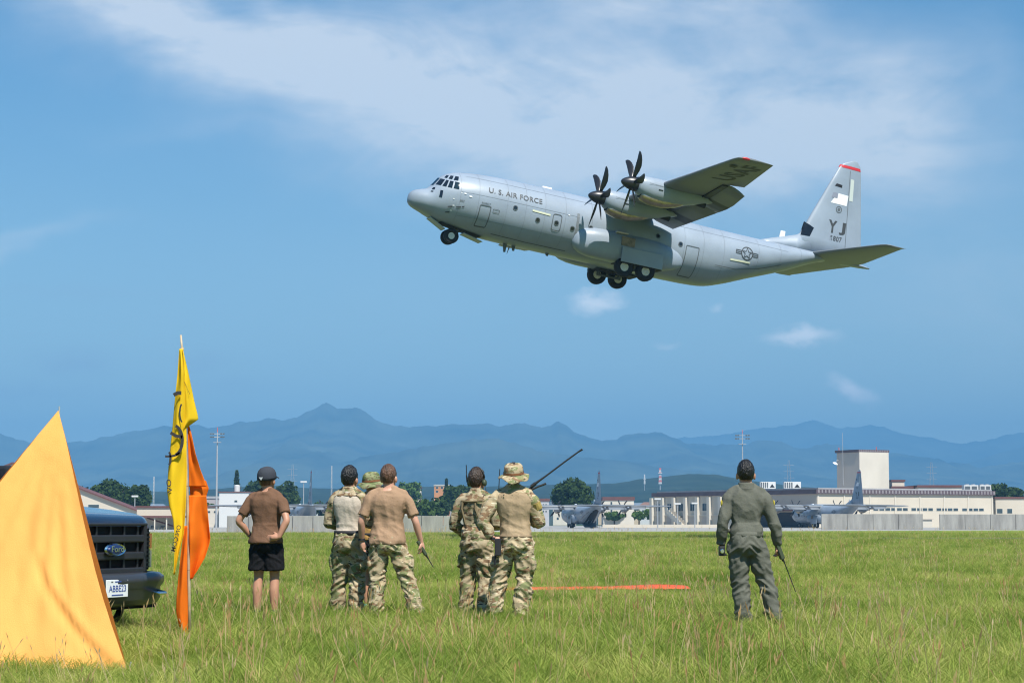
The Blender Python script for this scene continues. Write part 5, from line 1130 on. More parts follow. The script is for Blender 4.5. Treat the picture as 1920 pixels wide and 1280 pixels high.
TORSO = [(.775,.06,.05,0),(.80,.13,.10,-.005),(.85,.162,.122,-.014),(.92,.168,.126,-.020),(1.0,.156,.114,-.008),(1.08,.145,.104,.004),(1.16,.148,.106,.002),(1.26,.178,.116,-.004),(1.34,.196,.120,-.008),(1.40,.198,.112,-.008),(1.44,.172,.096,-.006),(1.47,.125,.082,-.002),(1.495,.082,.070,.004),(1.53,.060,.062,.010),(1.62,.058,.062,.016)]
def tor(z): return [np.interp(z, [t[0] for t in TORSO], [t[k] for t in TORSO]) for k in (1, 2, 3)]
def ring(z, hw, hd, cx, cy, n=24, e=2.3):
    out = []
    for k in range(n):
        a = 2*math.pi*k/n; c, s = math.cos(a), math.sin(a); out.append((cx+hw*math.copysign(abs(c)**(2/e), c), cy+hd*math.copysign(abs(s)**(2/e), s), z))
    return out
def capped(pts, rad, n=14, flat=False):
    """points and radii with rounded ends, smoothly interpolated"""
    P = [Vector(p) for p in pts]; out = []; rr = []
    def radv(r): return np.array(r if hasattr(r, '__len__') else (r, r), float)
    K = 5
    for i in range(len(P)-1):
        for k in range(K):
            t = k/K; p0, p1, p2, p3 = P[max(i-1,0)], P[i], P[i+1], P[min(i+2,len(P)-1)]
            s = .35; m1 = (p2-p0)*s; m2 = (p3-p1)*s
            out.append((2*t**3-3*t**2+1)*p1+(t**3-2*t**2+t)*m1+(-2*t**3+3*t**2)*p2+(t**3-t**2)*m2); tt = t*t*(3-2*t); rr.append(tuple(radv(rad[i])*(1-tt)+radv(rad[i+1])*tt))
    out.append(P[-1]); rr.append(tuple(radv(rad[-1])))
    d0 = (out[0]-out[1]).normalized(); d1 = (out[-1]-out[-2]).normalized(); r0, r1 = rr[0], rr[-1]
    o2 = [out[0]+d0*r0[0]*.85, out[0]+d0*r0[0]*.5]+out+[out[-1]+d1*r1[0]*.5, out[-1]+d1*r1[0]*.85]
    r2 = [tuple(q*.3 for q in r0), tuple(q*.8 for q in r0)]+rr+[tuple(q*.8 for q in r1), tuple(q*.3 for q in r1)]
    if flat: o2, r2 = o2[:-2], r2[:-2]
    return o2, r2, n
def limb(mb, pts, rad, n=14, flat=False): o, r, n = capped(pts, rad, n, flat); mb.tube(o, r, n)

def hand(mb, wrist, d, side, curl=.5, palm=None, s=1.0):
    """palm, four fingers of unequal length and a thumb. d: pointing direction, palm: direction the palm faces"""
    d = Vector(d).normalized(); p = Vector(palm or (-side, 0, 0)).normalized(); p = (p-d*p.dot(d)).normalized(); a = d.cross(p).normalized()
    W = Vector(wrist)
    limb(mb, [W, W+d*.045*s, W+d*.085*s], [.026*s, (.036*s), (.036*s)], 10)
    for i, (o, L) in enumerate(((-.030,.070),(-.010,.082),(.010,.076),(.030,.060))):
        b = W+d*.085*s+a*o*s; c1 = curl*.9; q = b+d*L*.5*s*math.cos(c1*.5)+p*L*.5*s*math.sin(c1*.5); e = q+d*L*.5*s*math.cos(c1*1.5)+p*L*.5*s*math.sin(c1*1.5)
        limb(mb, [b-d*.02*s, q, e], [.0105*s, .0095*s, .0075*s], 8)
    t0 = W+d*.025*s-a*.028*s*1; t1 = W+d*.055*s-a*.055*s+p*.015*s; t2 = W+d*.09*s-a*.055*s+p*.035*s; limb(mb, [t0, t1, t2], [.014*s, .012*s, .009*s], 8)

def make_person(label, px, d, H=1.78, yaw=0.0, pose=None, spec=None):
    pose = pose or {}; spec = spec or {}; g = lambda k, v: pose.get(k, v)
    d *= .93; H = 1.1+(H-1.1)*.93
    root = empty('person', (X(px, d), d, 0), R(yaw), label, 'person'); root.scale = (H/1.78*.96, H/1.78*.96, H/1.78)
    lean = g('lean', (0, 0)); blk = g('bulk', 1.0)
    def cx(z): return lean[0]*max(0, (z-.9))/.6+g('hip', 0.0)*max(0, 1-abs(z-.9)/.5)
    def cy(z): return lean[1]*max(0, (z-.9))/.6
    feet = g('feet', ((-.13,0),(.13,0))); kn = g('knee', ((0,.03),(0,.03)))
    hips = [(-.095+cx(.9), 0, .90), (.095+cx(.9), 0, .90)]; knees = []; ank = []
    for i in (0, 1):
        fx, fy = feet[i]; ank.append((fx, fy, .09)); k = kn[i]; knees.append(((hips[i][0]+fx)/2+k[0], fy/2+k[1], .50))
    sh = [(-.185*blk+cx(1.42), cy(1.42)-.005, 1.415), (.185*blk+cx(1.42), cy(1.42)-.005, 1.415)]
    el = g('elbow', ((-.26,-.02,1.13),(.26,-.02,1.13))); wr = g('wrist', ((-.27,.05,.89),(.27,.05,.89))); hd = g('hand', ((0,.2,-1),(0,.2,-1))); pm = g('palm', (None, None)); cu = g('curl', (.5, .5))
    hx, hy, hz = cx(1.62)+g('head', (0,0,0))[0], cy(1.62)+.018+g('head', (0,0,0))[1], 1.632
    hyaw, hpit = g('head_yaw', 0.0), g('head_pitch', 0.0)
    HM = Matrix.Translation((hx, hy, hz)) @ Matrix.Rotation(R(hyaw), 4, 'Z') @ Matrix.Rotation(R(hpit), 4, 'X') @ Matrix.Scale(1.14, 4)
    def hp(x, y, z): return HM @ Vector((x, y, z))
    # body: torso, neck, head, arms, hands, legs, feet in one surface
    mb = MB()
    mb.loft([ring(z, hw*(blk*.94 if .79 < z < 1.46 else 1), hdp*(.93 if .79 < z < 1.46 else 1), cx(z), c+cy(z)) for z, hw, hdp, c in TORSO])
    limb(mb, [(cx(1.45), cy(1.45)+.005, 1.45), (hx*.6+cx(1.5)*.4, hy-.01, 1.54), tuple(hp(0, -.015, -.02))], [.075, .066, .066])
    for s_ in (-1, 1): limb(mb, [(cx(1.5)+s_*.03, cy(1.5), 1.515), (cx(1.45)+s_*.10, cy(1.45)-.004, 1.462), (sh[0 if s_ < 0 else 1][0]*.92+cx(1.42)*.08, cy(1.42)-.004, 1.425)], [.044, .042, .038])
    hdm = MB(); hdm.ell((0, -.004, .025), (.077, .098, .105)); hdm.ell((0, .022, -.045), (.060, .070, .075)); hdm.ell((0, .088, -.02), (.016, .022, .03)); hdm.ell((0, .078, -.068), (.026, .016, .012)); hdm.ell((0, .078, .012), (.05, .018, .014))
    for s in (-1, 1): hdm.ell((s*.083, -.004, -.018), (.014, .022, .034)); hdm.ell((s*.032, .083, .0), (.014, .012, .009))
    mb.add([HM @ Vector(v) for v in hdm.v], hdm.f)
    for i, s in ((0, -1), (1, 1)):
        limb(mb, [tuple(Vector(sh[i])-Vector((s*.05,0,.0))), tuple(Vector(sh[i])*.85+Vector(el[i])*.15), tuple((Vector(sh[i])*.5+Vector(el[i])*.5)), el[i], tuple(Vector(el[i])*.65+Vector(wr[i])*.35), wr[i]], [.052, .056, .050, .042, .043, .029])
        hand(mb, wr[i], hd[i], s, cu[i], pm[i])
        limb(mb, [hips[i], tuple(Vector(hips[i])*.5+Vector(knees[i])*.5), knees[i], tuple(Vector(knees[i])*.62+Vector(ank[i])*.38+Vector((0,-.018,0))), ank[i]], [.090, .082, .058, .060, .040])
        fx, fy = feet[i]; limb(mb, [(fx, fy-.03, .05), (fx+s*.01, fy+.07, .045), (fx+s*.025, fy+.17, .03)], [.042, (.045,.036), (.040,.024)], 12)
    remeshed('body', mb, .009, spec.get('skin', M_SKIN), root, 2)
    # shirt
    top = spec['top']; hem = top['hem']; infl = top.get('infl', .014); mb = MB(); zs = [hem-.006, hem]+[z for z in np.arange(hem+.04, 1.40, .05)]+[1.42,1.45,1.475,1.49]+([1.52] if top.get('collar') else [])
    rg = []
    for z in zs:
        hw, hdp, c = tor(z); k = blk if .85 < z < 1.46 else 1; ex = infl+(top.get('flare', .0)*max(0, 1-(z-hem)/.25)); 
        if top.get('bloused') and z < hem+.14: ex += .022*math.sin(math.pi*(z-hem)/.14)
        rg.append(ring(z, hw*k+ex, hdp+ex+(.012 if z > 1.46 else 0), cx(z), c+cy(z)))
    mb.loft(rg)
    body_top = mb; slv = top['sleeve']; separate = top.get('sleeve_mat')
    sm = MB() if separate else mb
    for i, s in ((0, -1), (1, 1)):
        S, E, W = Vector(sh[i]), Vector(el[i]), Vector(wr[i]); lo = top.get('loose', .018)
        I0 = S-Vector((s*.055, 0, 0)); U = S.lerp(E, .16)
        limb(sm, [(cx(1.5)+s*.035, cy(1.5), 1.505), (cx(1.45)+s*.10, cy(1.45)-.004, 1.468), (S.x*.95+cx(1.42)*.05, cy(1.42)-.004, 1.432)], [.054, .056, .056])
        if slv < 1: e = S.lerp(E, slv); limb(sm, [I0, U, S.lerp(e, .6), e], [.066, .076, .062+lo*.5, .054+lo*.75], 16, True)
        else: e = E.lerp(W, min(1, slv-1)); limb(sm, [I0, U, S.lerp(E, .5), E, E.lerp(e, .5), e], [.066, .079, .058+lo*.8, .050+lo*.8, .046+lo*.8, .034+lo*.8], 16, True)
    remeshed('shirt', mb, .011, top['mat'], root, 4, (top.get('wr', .013)*1.5, 'shirt', px*.37))
    if separate:
        if top.get('yoke'):
            sm.loft([ring(z, tor(z)[0]*(blk if z < 1.46 else 1)+infl+.010, tor(z)[1]+infl+.010, cx(z), tor(z)[2]+cy(z)) for z in (top['yoke'], 1.40, 1.44, 1.475, 1.50, 1.53)])
        remeshed('sleeves', sm, .011, separate, root, 4, (.022, 'shirt', px*.11))
    # trousers
    lg = spec['legs']; mb = MB(); up = lg['waist']; inf = lg.get('infl', .016)
    rg = []
    for z in [.785, .81, .85, .90, .95]+([1.0] if up > 1.0 else [])+[up, up+.006]:
        hw, hdp, c = tor(z); rg.append(ring(z, hw+inf, hdp+inf, cx(z), c))
    mb.loft(rg)
    for i, s in ((0, -1), (1, 1)):
        Hh, K, A = Vector(hips[i]), Vector(knees[i]), Vector(ank[i]); end = lg.get('end', 0.0)
        if end: e = Hh.lerp(K, end); limb(mb, [Hh, Hh.lerp(e, .5), e], [.104, .108+inf, .108+inf*1.2], 18, True)
        else: limb(mb, [Hh, Hh.lerp(K, .5), K, K.lerp(A, .5)+Vector((0,-.012,0)), A+Vector((0,0,-.02))], [.104+inf*.3, .092+inf*.9, .072+inf*.9, .068+inf, .060+inf*1.2], 18, True)
        if lg.get('pocket'):
            c = Hh.lerp(K, .58); mb.ell((c.x+s*.105, c.y-.01, c.z), (.030, .075, .10), 12, 8)
            if lg.get('wide'): mb.ell((K.x+s*.07, K.y, K.z-.14), (.03, .06, .08), 10, 8)
    remeshed(lg.get('name', 'trousers'), mb, .011, lg['mat'], root, 3, (lg.get('wr', .017)*1.4, 'leg', px*.21))
    # boots or shoes
    for i, s in ((0, -1), (1, 1)):
        fx, fy = feet[i]; b = MB(); bm_ = spec.get('boot', M_BOOT); h = spec.get('boot_h', .16)
        limb(b, [(fx, fy-.045, .055), (fx+s*.01, fy+.06, .055), (fx+s*.025, fy+.18, .04)], [.052, (.052,.05), (.048,.036)], 12); limb(b, [(fx, fy, .06), (fx, fy, h)], [.058, .060], 12); remeshed(spec.get('boot_name', 'boot'), b, .012, bm_, root, 2)
    # belt
    if spec.get('belt'):
        bm_, z0, z1 = spec['belt']; b = MB(); hw, hdp, c = tor((z0+z1)/2); ex = .026
        o_ = [ring(z, hw+ex, hdp+ex, cx(z), c) for z in (z0, z1)]; i_ = [ring(z, hw+ex-.008, hdp+ex-.008, cx(z), c) for z in (z0, z1)]
        b.loft([i_[0], o_[0], o_[1], i_[1], i_[0]], False); b.build('belt', bm_, root, True)
    if top.get('collar'):
        zc = 1.515; o_ = [ring(z, .080+q, .078+q, cx(z)+(hx-cx(1.62))*.3, .004+cy(z)-t_, 28) for z, q, t_ in ((1.475,.030,.0),(1.53,.006,.004),(1.545,.004,.006),(1.545,-.004,.006),(1.50,-.004,0))]
        MB().loft(o_, False).build('collar', separate or top['mat'], root, True)
    # hair / hat
    hr = spec.get('hair')
    if hr:
        n, m = 40, 26; v = []; f = []
        for j in range(m+1):
            ph = math.pi*j/m
            for i in range(n):
                th = 2*math.pi*i/n; x, y, z = math.sin(ph)*math.cos(th), math.sin(ph)*math.sin(th), math.cos(ph)
                k = hr.get('puff', 1.0); w = 1+.05*mnoise.noise(Vector((x*5, y*5, z*5)))+.035*mnoise.noise(Vector((x*15, y*15, z*9)))
                v.append(hp(x*.084*w*k, -.004+y*.106*w*k, .028+z*.112*w*(1+(k-1)*1.2)))
        for j in range(m):
            for i in range(n):
                ph = math.pi*(j+.5)/m; th = 2*math.pi*(i+.5)/n; y, z = math.sin(ph)*math.sin(th), math.cos(ph)
                line = -.62 if y < -.35 else (-.25 if y < .25 else .45)
                if hr.get('short') : line += .0
                if z > line: a = j*n; f.append((a+i, a+(i+1) % n, a+n+(i+1) % n, a+n+i))
        o = mesh_obj('hair', v, [q[::-1] for q in f], hr['mat'], root, True); md = o.modifiers.new('thickness', 'SOLIDIFY'); md.thickness = .006; md.offset = -1
    hat = spec.get('hat')
    if hat == 'cap':
        b = MB(); b.loft([[hp(r*.098*math.cos(2*math.pi*k/28), -.006+r*.118*math.sin(2*math.pi*k/28), z) for k in range(28)] for z, r in ((.005,1.0),(.03,1.02),(.07,.98),(.10,.86),(.125,.62),(.137,.32),(.141,.03))]); cp = b.build('cap', M_CAP, root, True)
        b = MB(); b.loft([[hp(x, y, z) for x, y, z in ((-.075,.09,.02),(-.05,.10,.032),(0,.105,.038),(.05,.10,.032),(.075,.09,.02),(.075,.09,.014),(0,.105,.030),(-.075,.09,.014))], [hp(x, y, z) for x, y, z in ((-.068,.14,.0),(-.04,.17,.010),(0,.182,.014),(.04,.17,.010),(.068,.14,.0),(.068,.14,-.006),(0,.182,.008),(-.068,.14,-.006))]]); b.build('peak', M_CAP, cp)
        mesh_obj('cap_badge', [hp(-.026,-.1275,.044), hp(.026,-.1275,.044), hp(0,-.127,.012)], [(0,1,2)], M_PATCH, cp)
    if hat in ('boonie', 'green boonie'):
        m_ = M_CAMO2 if hat == 'boonie' else camo('green camouflage cloth', ((.17,.19,.09),(.24,.25,.13),(.10,.13,.05),(.14,.10,.06),(.04,.035,.02),(.36,.35,.2)), 9)
        rg = []
        for z, r in ((.02,1.02),(.05,1.04),(.08,1.0),(.105,.92),(.122,.72),(.13,.4),(.132,.04)): rg.append([hp(r*.095*math.cos(2*math.pi*k/32)*(1+.02*math.sin(k*1.3)), -.004+r*.115*math.sin(2*math.pi*k/32)*(1+.02*math.sin(k*1.9)), z+.004*math.sin(k*.9)) for k in range(32)])
        hb = MB().loft(rg).build('hat_crown', m_, root, True)
        rg = []
        for q, dz in ((0, .022), (.25, .018), (.6, .002), (1, -.018), (1.0, -.022), (.6, -.003), (.25, .012), (0, .016)):
            rg.append([hp((.096+q*.062)*math.cos(a), -.004+(.116+q*.062)*math.sin(a), dz+q*.020*math.sin(2*a+.7)+q*.012*math.sin(5*a)) for a in [2*math.pi*k/40 for k in range(40)]])
        MB().loft(rg, False).build('hat_brim', m_, hb, True)
        MB().loft([[hp(r*.1*math.cos(a), -.004+r*.12*math.sin(a), z) for a in [2*math.pi*k/32 for k in range(32)]] for z, r in ((.026,1.035),(.046,1.05))], False).build('hat_band', mat('rust hat band', (.30,.12,.05), .8), hb, True)
    root['_h'] = 0; del root['_h']
    return root, hp, dict(sh=sh, el=el, wr=wr, knees=knees)
def radio(parent_person, p, dirn, label, body=M_RADIOG, bl=.16, ant=.35, thick=.03, antm=M_RADIO, antr=.006):
    """hand-held radio: case, knobs, whip aerial; dirn points from the foot of the case to the aerial tip (world axes, person's turn included)"""
    P = parent_person; wp = Vector(P.location)+Matrix.Rotation(P.rotation_euler.z, 3, 'Z') @ Vector((p[0]*P.scale[0], p[1]*P.scale[1], p[2]*P.scale[2])); r = empty('handheld_radio', wp, label=label, cat='radio', group='handheld radios')
    D = Vector(dirn).normalized(); q = D.to_track_quat('Z', 'Y'); r.rotation_mode = 'QUATERNION'; r.rotation_quaternion = q
    MB().box(-.032, .032, -thick/2, thick/2, -bl*.5, bl*.5, .006).build('case', body, r); MB().box(-.022, .022, -thick/2-.004, -thick/2+.001, -bl*.1, bl*.3, .002).build('faceplate', M_TRUNK, r)
    MB().tube([(.016, 0, bl*.5), (.016, 0, bl*.5+.025)], .008, 8).build('knob', M_RADIO, r)
    MB().tube([(-.014, 0, bl*.5), (-.014, 0, bl*.5+.04), (-.014, 0, bl*.5+.05), (-.014, 0, bl*.5+ant)], [.009,.009,antr,antr*.8], 8).build('aerial', antm, r); return r

# the seven men watching, all seen from behind
pA, hA, jA = make_person('man in brown T-shirt, black shorts and dark cap with hands on hips', 503, 24.5, 1.78, -14,
    dict(elbow=((-.33,-.07,1.155),(.31,-.13,1.16)), wrist=((-.225,.06,.975),(.232,-.165,.968)), hand=((.55,.6,-.3),(-.95,.0,-.10)), palm=((.8,-.3,.3),(-.1,1,0)), feet=((-.11,0),(.11,.02)), head_yaw=-10, head_pitch=8, curl=(.3,.1)),
    dict(skin=M_SKIN, top=dict(mat=M_BROWNT, hem=.90, sleeve=.72, infl=.020, flare=.022, loose=.022, wr=.012), legs=dict(mat=M_SHORTS, waist=.955, end=.78, infl=.012, name='shorts', wr=.012), hat='cap', hair=dict(mat=M_HAIRR), boot=M_BOOTK, boot_h=.09, boot_name='shoe'))
pB, hB, jB = make_person('man in pale beige combat shirt with camouflage sleeves, trousers and black belt', 657, 24.4, 1.79, -18,
    dict(elbow=((-.275,.02,1.12),(.275,.02,1.12)), wrist=((-.06,.24,1.10),(.04,.25,1.16)), hand=((.9,.2,.1),(-.9,.2,.1)), feet=((-.16,.02),(.11,-.02)), head_yaw=-8, head_pitch=8),
    dict(skin=M_SKIN, top=dict(mat=M_BEIGE, hem=.985, sleeve=1.85, infl=.012, sleeve_mat=M_CAMO, yoke=1.435, collar=True, loose=.020), legs=dict(mat=M_CAMO, waist=1.0, infl=.020, pocket=True, wide=True), hair=dict(mat=M_HAIRK, puff=1.05), belt=(M_BELT, .985, 1.035)))
pC, hC, jC = make_person('man in green bush hat and coyote shirt, mostly hidden between two others', 697, 26.3, 1.77, -40,
    dict(elbow=((-.24,.06,1.13),(.24,.08,1.13)), wrist=((-.12,.26,1.05),(.1,.27,1.08)), hand=((.7,.5,.1),(-.7,.5,.1)), feet=((-.05,.0),(.06,-.02)), head_yaw=10, head_pitch=6),
    dict(skin=M_SKIN, top=dict(mat=M_COY, hem=.93, sleeve=.7, infl=.018), legs=dict(mat=M_SHORTS, waist=.955, end=.8, infl=.012, name='shorts'), hat='green boonie', boot=M_SHOE, boot_h=.09, boot_name='shoe', belt=(M_BELT, .97, 1.01)))
pD, hD, jD = make_person('broad man in tan T-shirt and camouflage trousers standing legs apart with a radio', 730, 24.0, 1.80, -4,
    dict(bulk=1.12, elbow=((-.315,-.03,1.14),(.325,-.03,1.14)), wrist=((-.325,.07,.92),(.385,.05,.905)), hand=((.15,.25,-1),(.12,.2,-1)), palm=((1,0,0),(-1,.1,0)), feet=((-.13,.0),(.36,-.02)), knee=((-.01,.03),(0,.03)), hip=-.01, head_yaw=-16, head_pitch=8, curl=(.6,1.1)),
    dict(skin=M_SKIN2, top=dict(mat=M_TANT, hem=.88, sleeve=.80, infl=.018, flare=.010, loose=.024, wr=.014), legs=dict(mat=M_CAMO2, waist=.96, infl=.019, pocket=True, wide=True), hair=dict(mat=M_HAIRR)))
pE, hE, jE = make_person('man in full camouflage wearing a black radio headset', 894, 24.6, 1.77, -22,
    dict(elbow=((-.29,-.03,1.13),(.27,.02,1.13)), wrist=((-.20,.16,.99),(.08,.25,1.12)), hand=((.5,.6,0),(-.8,.4,0)), feet=((-.15,.02),(.12,-.02)), head_yaw=-12, head_pitch=6),
    dict(skin=M_SKIN, top=dict(mat=M_CAMO, hem=.95, sleeve=1.9, infl=.018, collar=True, loose=.022, bloused=True, wr=.018), legs=dict(mat=M_CAMO, waist=.99, infl=.019, pocket=True, wr=.020), hair=dict(mat=M_HAIRB, puff=1.06), belt=(M_TANBELT, .945, .995)))
pF, hF, jF = make_person('man in bush hat and sand combat shirt with one hand on his hip', 963, 23.4, 1.80, -6,
    dict(bulk=1.05, elbow=((-.345,-.10,1.14),(.295,.03,1.13)), wrist=((-.235,-.05,.94),(.13,.27,1.16)), hand=((.85,.1,-.1),(-.6,.6,.2)), palm=((.2,.9,0),(0,-.5,1)), feet=((-.24,.02),(.07,-.03)), knee=((-.02,.03),(.02,.03)), hip=.03, lean=(.0,.0), head_yaw=-4, head_pitch=10, curl=(.4,.9)),
    dict(skin=M_SKIN2, top=dict(mat=M_SAND, hem=.965, sleeve=1.82, infl=.016, sleeve_mat=M_CAMO2, yoke=1.45, collar=True, loose=.024, wr=.014), legs=dict(mat=M_CAMO2, waist=.98, infl=.019, pocket=True, wide=True, wr=.019), hat='boonie', hair=dict(mat=M_HAIRB), belt=(M_TANBELT, .955, .985)))
pG, hG, jG = make_person('man in sage green flight suit standing alone on the right', 1398, 22.0, 1.79, 0,
    dict(bulk=.97, elbow=((-.27,-.04,1.135),(.285,-.04,1.135)), wrist=((-.285,.05,.905),(.335,.05,.90)), hand=((.15,.3,-1),(.10,.3,-1)), palm=((1,.2,0),(-1,.2,0)), feet=((-.05,.0),(.285,-.03)), knee=((-.005,.03),(.015,.03)), hip=-.015, lean=(-.01,0), head_yaw=0, head_pitch=6, curl=(1.0,1.2)),
    dict(skin=M_SKIN, top=dict(mat=M_FLIGHT, hem=.985, sleeve=1.97, infl=.016, collar=True, loose=.020, bloused=True, wr=.015), legs=dict(mat=M_FLIGHT, waist=1.02, infl=.019, wr=.016), hair=dict(mat=M_HAIRK), boot=M_BOOTK, belt=(M_FLIGHT, .975, 1.03)))
# small kit worn or held
for s in (-1, 1): MB().ell((s*.285, -.03, 1.33), (.012, .03, .035), 10, 6).build('shoulder_patch', mat('yellow patch', (.45,.36,.03), .8), pG)
MB().box(-.30, -.245, .02, .07, .86, .95, .008).build('wrist_watch', M_BELT, pG)
for p_, x_, y_, z_ in ((pA, -.222, .055, .985), (pF, -.237, -.05, .95), (pD, -.325, .068, .93)): MB().lathe([(-.014,.036),(-.012,.040),(.012,.040),(.014,.036)], 'z', 16, (x_, y_, z_)).build('wrist_watch', M_BELT, p_)
MB().tube([(.26,-.03,1.34),(.285,-.01,1.27)], .055, 12).build('arm_patch', mat('camo patch', (.30,.22,.06), .8, var=.4, scale=20), pF)
MB().box(-.20, -.13, -.19, -.12, .76, .95, .012).build('holster', M_BELT, pF); MB().tube([(-.19,-.16,.80),(-.20,-.15,.66)], .012, 8).build('radio_lead', M_BELT, pF)
for x0, x1 in ((-.13,-.05),(.05,.13)): MB().tube([(x0*.9,-.145,1.40),(x0,-.158,1.30),(x1 if x0 > 0 else x0*.6,-.155,1.12)], (.014), 6).build('harness_strap', mat('olive strap', (.16,.12,.06), .8), pE)
MB().tube([(-.14,-.148,1.395),(0,-.158,1.385),(.14,-.148,1.395)], .013, 6).build('harness_strap', mat('olive strap', (.16,.12,.06), .8), pE)
hs = empty('radio_headset', pE.location, pE.rotation_euler.z, 'black headset with ear cups and short aerial on the camouflaged man', 'headset'); hs.scale = pE.scale
pts = [hE(.098*math.cos(a), .0, .03+.115*math.sin(a)) for a in [math.pi*k/12 for k in range(13)]]
MB().tube(pts, .010, 8).build('headband', M_RADIO, hs, True)
for s in (-1, 1): MB().lathe([(-.02,.022),(-.018,.036),(.012,.040),(.022,.030),(.024,.004)] if s > 0 else [(-.024,.004),(-.022,.030),(-.012,.040),(.018,.036),(.02,.022)], 'x', 18, hE(s*.098, -.005, -.02)).build('ear_cup', M_RADIOG, hs, True)
MB().tube([hE(-.118,-.02,-.01), hE(-.122,-.02,.06), hE(-.120,-.02,.075), hE(-.118,-.02,.17)], [.011,.010,.006,.006], 8).build('aerial', M_RADIO, hs)
MB().tube([hE(.105,-.01,-.05), hE(.13,-.02,-.12), hE(.16,-.0,-.17), hE(.20,.05,-.18)], .004, 6).build('cable', M_RADIO, hs)
radio(pD, (.392,.06,.835), (.50,.15,-.85), 'radio with short aerial held low by the broad man in the tan T-shirt', ant=.16, bl=.18)
radio(pG, (.345,.04,.845), (.36,.1,-.93), 'olive radio with long thin aerial in the right hand of the flight-suited man', ant=.36, bl=.20, thick=.04)
cm = empty('compact_camera', Vector(pG.location)+Vector((-.265,.02,.815)), label='small dark camera in the left hand of the flight-suited man', cat='camera'); MB().box(-.03, .03, -.05, .05, -.05, .05, .01).build('case', M_RADIO, cm); MB().lathe([(-.075,.018),(-.07,.024),(-.05,.026)], 'y', 14).build('lens', M_CHROME, cm)
radio(pE, (.20,.20,1.28), (.05,0,1), 'radio with upright aerial held between the two men in camouflage', ant=.40, bl=.16)
# long whip aerial rising from the pack radio held in front of the man in the bush hat
r2 = empty('whip_radio', Vector(pF.location)+Vector((.15,.25,1.17)), label='black radio with very long whip aerial held by the man in the bush hat', cat='radio')
MB().box(-.05, .06, -.04, .04, -.09, .07, .01).build('case', M_RADIO, r2)
def loc(px, py, dd=22.0): q = at(px, py, dd); return q-Vector(r2.location)
MB().tube([loc(985,925), loc(1000,909), loc(1012,900), loc(1022,893), loc(1058,866), loc(1084,847), loc(1092,842)], [.010,.016,.012,.010,.0095,.009,.012], 8).build('whip_aerial', M_RADIO, r2)
MB().tube([loc(992,920), loc(1006,913), loc(1024,906)], [.012,.010,.012], 8).build('stub_aerial', M_RADIO, r2); MB().tube([loc(996,912), loc(1004,906)], .020, 8).build('aerial_base', M_RADIO, r2)
# ------------------------------------------------------------------ grass
def grass_mat(name, c1, c2, c3, tr=.35):
    mt = bpy.data.materials.new(name); mt.use_nodes = True; N = mt.node_tree.nodes; L = mt.node_tree.links; b = N['Principled BSDF']; b.inputs['Roughness'].default_value = .6; b.inputs['Specular IOR Level'].default_value = .2
    oi = N.new('ShaderNodeObjectInfo'); g = N.new('ShaderNodeNewGeometry'); mp = N.new('ShaderNodeMapping'); mp.inputs['Scale'].default_value = (1, .45, 0); L.new(g.outputs['Position'], mp.inputs[0])
    n = N.new('ShaderNodeTexNoise'); n.inputs['Scale'].default_value = .45; n.inputs['Detail'].default_value = 4; L.new(mp.outputs[0], n.inputs['Vector'])
    ad = N.new('ShaderNodeMath'); ad.operation = 'MULTIPLY_ADD'; L.new(oi.outputs['Random'], ad.inputs[0]); ad.inputs[1].default_value = .42; ad.inputs[2].default_value = -.21
    ad2 = N.new('ShaderNodeMath'); ad2.operation = 'ADD'; L.new(ad.outputs[0], ad2.inputs[0]); L.new(n.outputs[0], ad2.inputs[1])
    r = N.new('ShaderNodeValToRGB'); L.new(ad2.outputs[0], r.inputs[0]); e = r.color_ramp.elements; e[0].position = .3; e[0].color = (*c1, 1); e[1].position = .72; e[1].color = (*c3, 1); q = e.new(.5); q.color = (*c2, 1)
    L.new(r.outputs[0], b.inputs['Base Color']); t = N.new('ShaderNodeBsdfTranslucent'); L.new(r.outputs[0], t.inputs[0]); mx = N.new('ShaderNodeMixShader'); mx.inputs[0].default_value = tr
    L.new(b.outputs[0], mx.inputs[1]); L.new(t.outputs[0], mx.inputs[2]); L.new(mx.outputs[0], N['Material Output'].inputs['Surface']); return mt
M_GRASS = grass_mat('meadow grass blades', (.14,.22,.028), (.28,.355,.055), (.47,.465,.13), .42); M_STRAW = grass_mat('ripe seed heads', (.52,.32,.14), (.62,.44,.21), (.68,.54,.32), .45)
TUFTS = bpy.data.collections.new('grass_tufts')
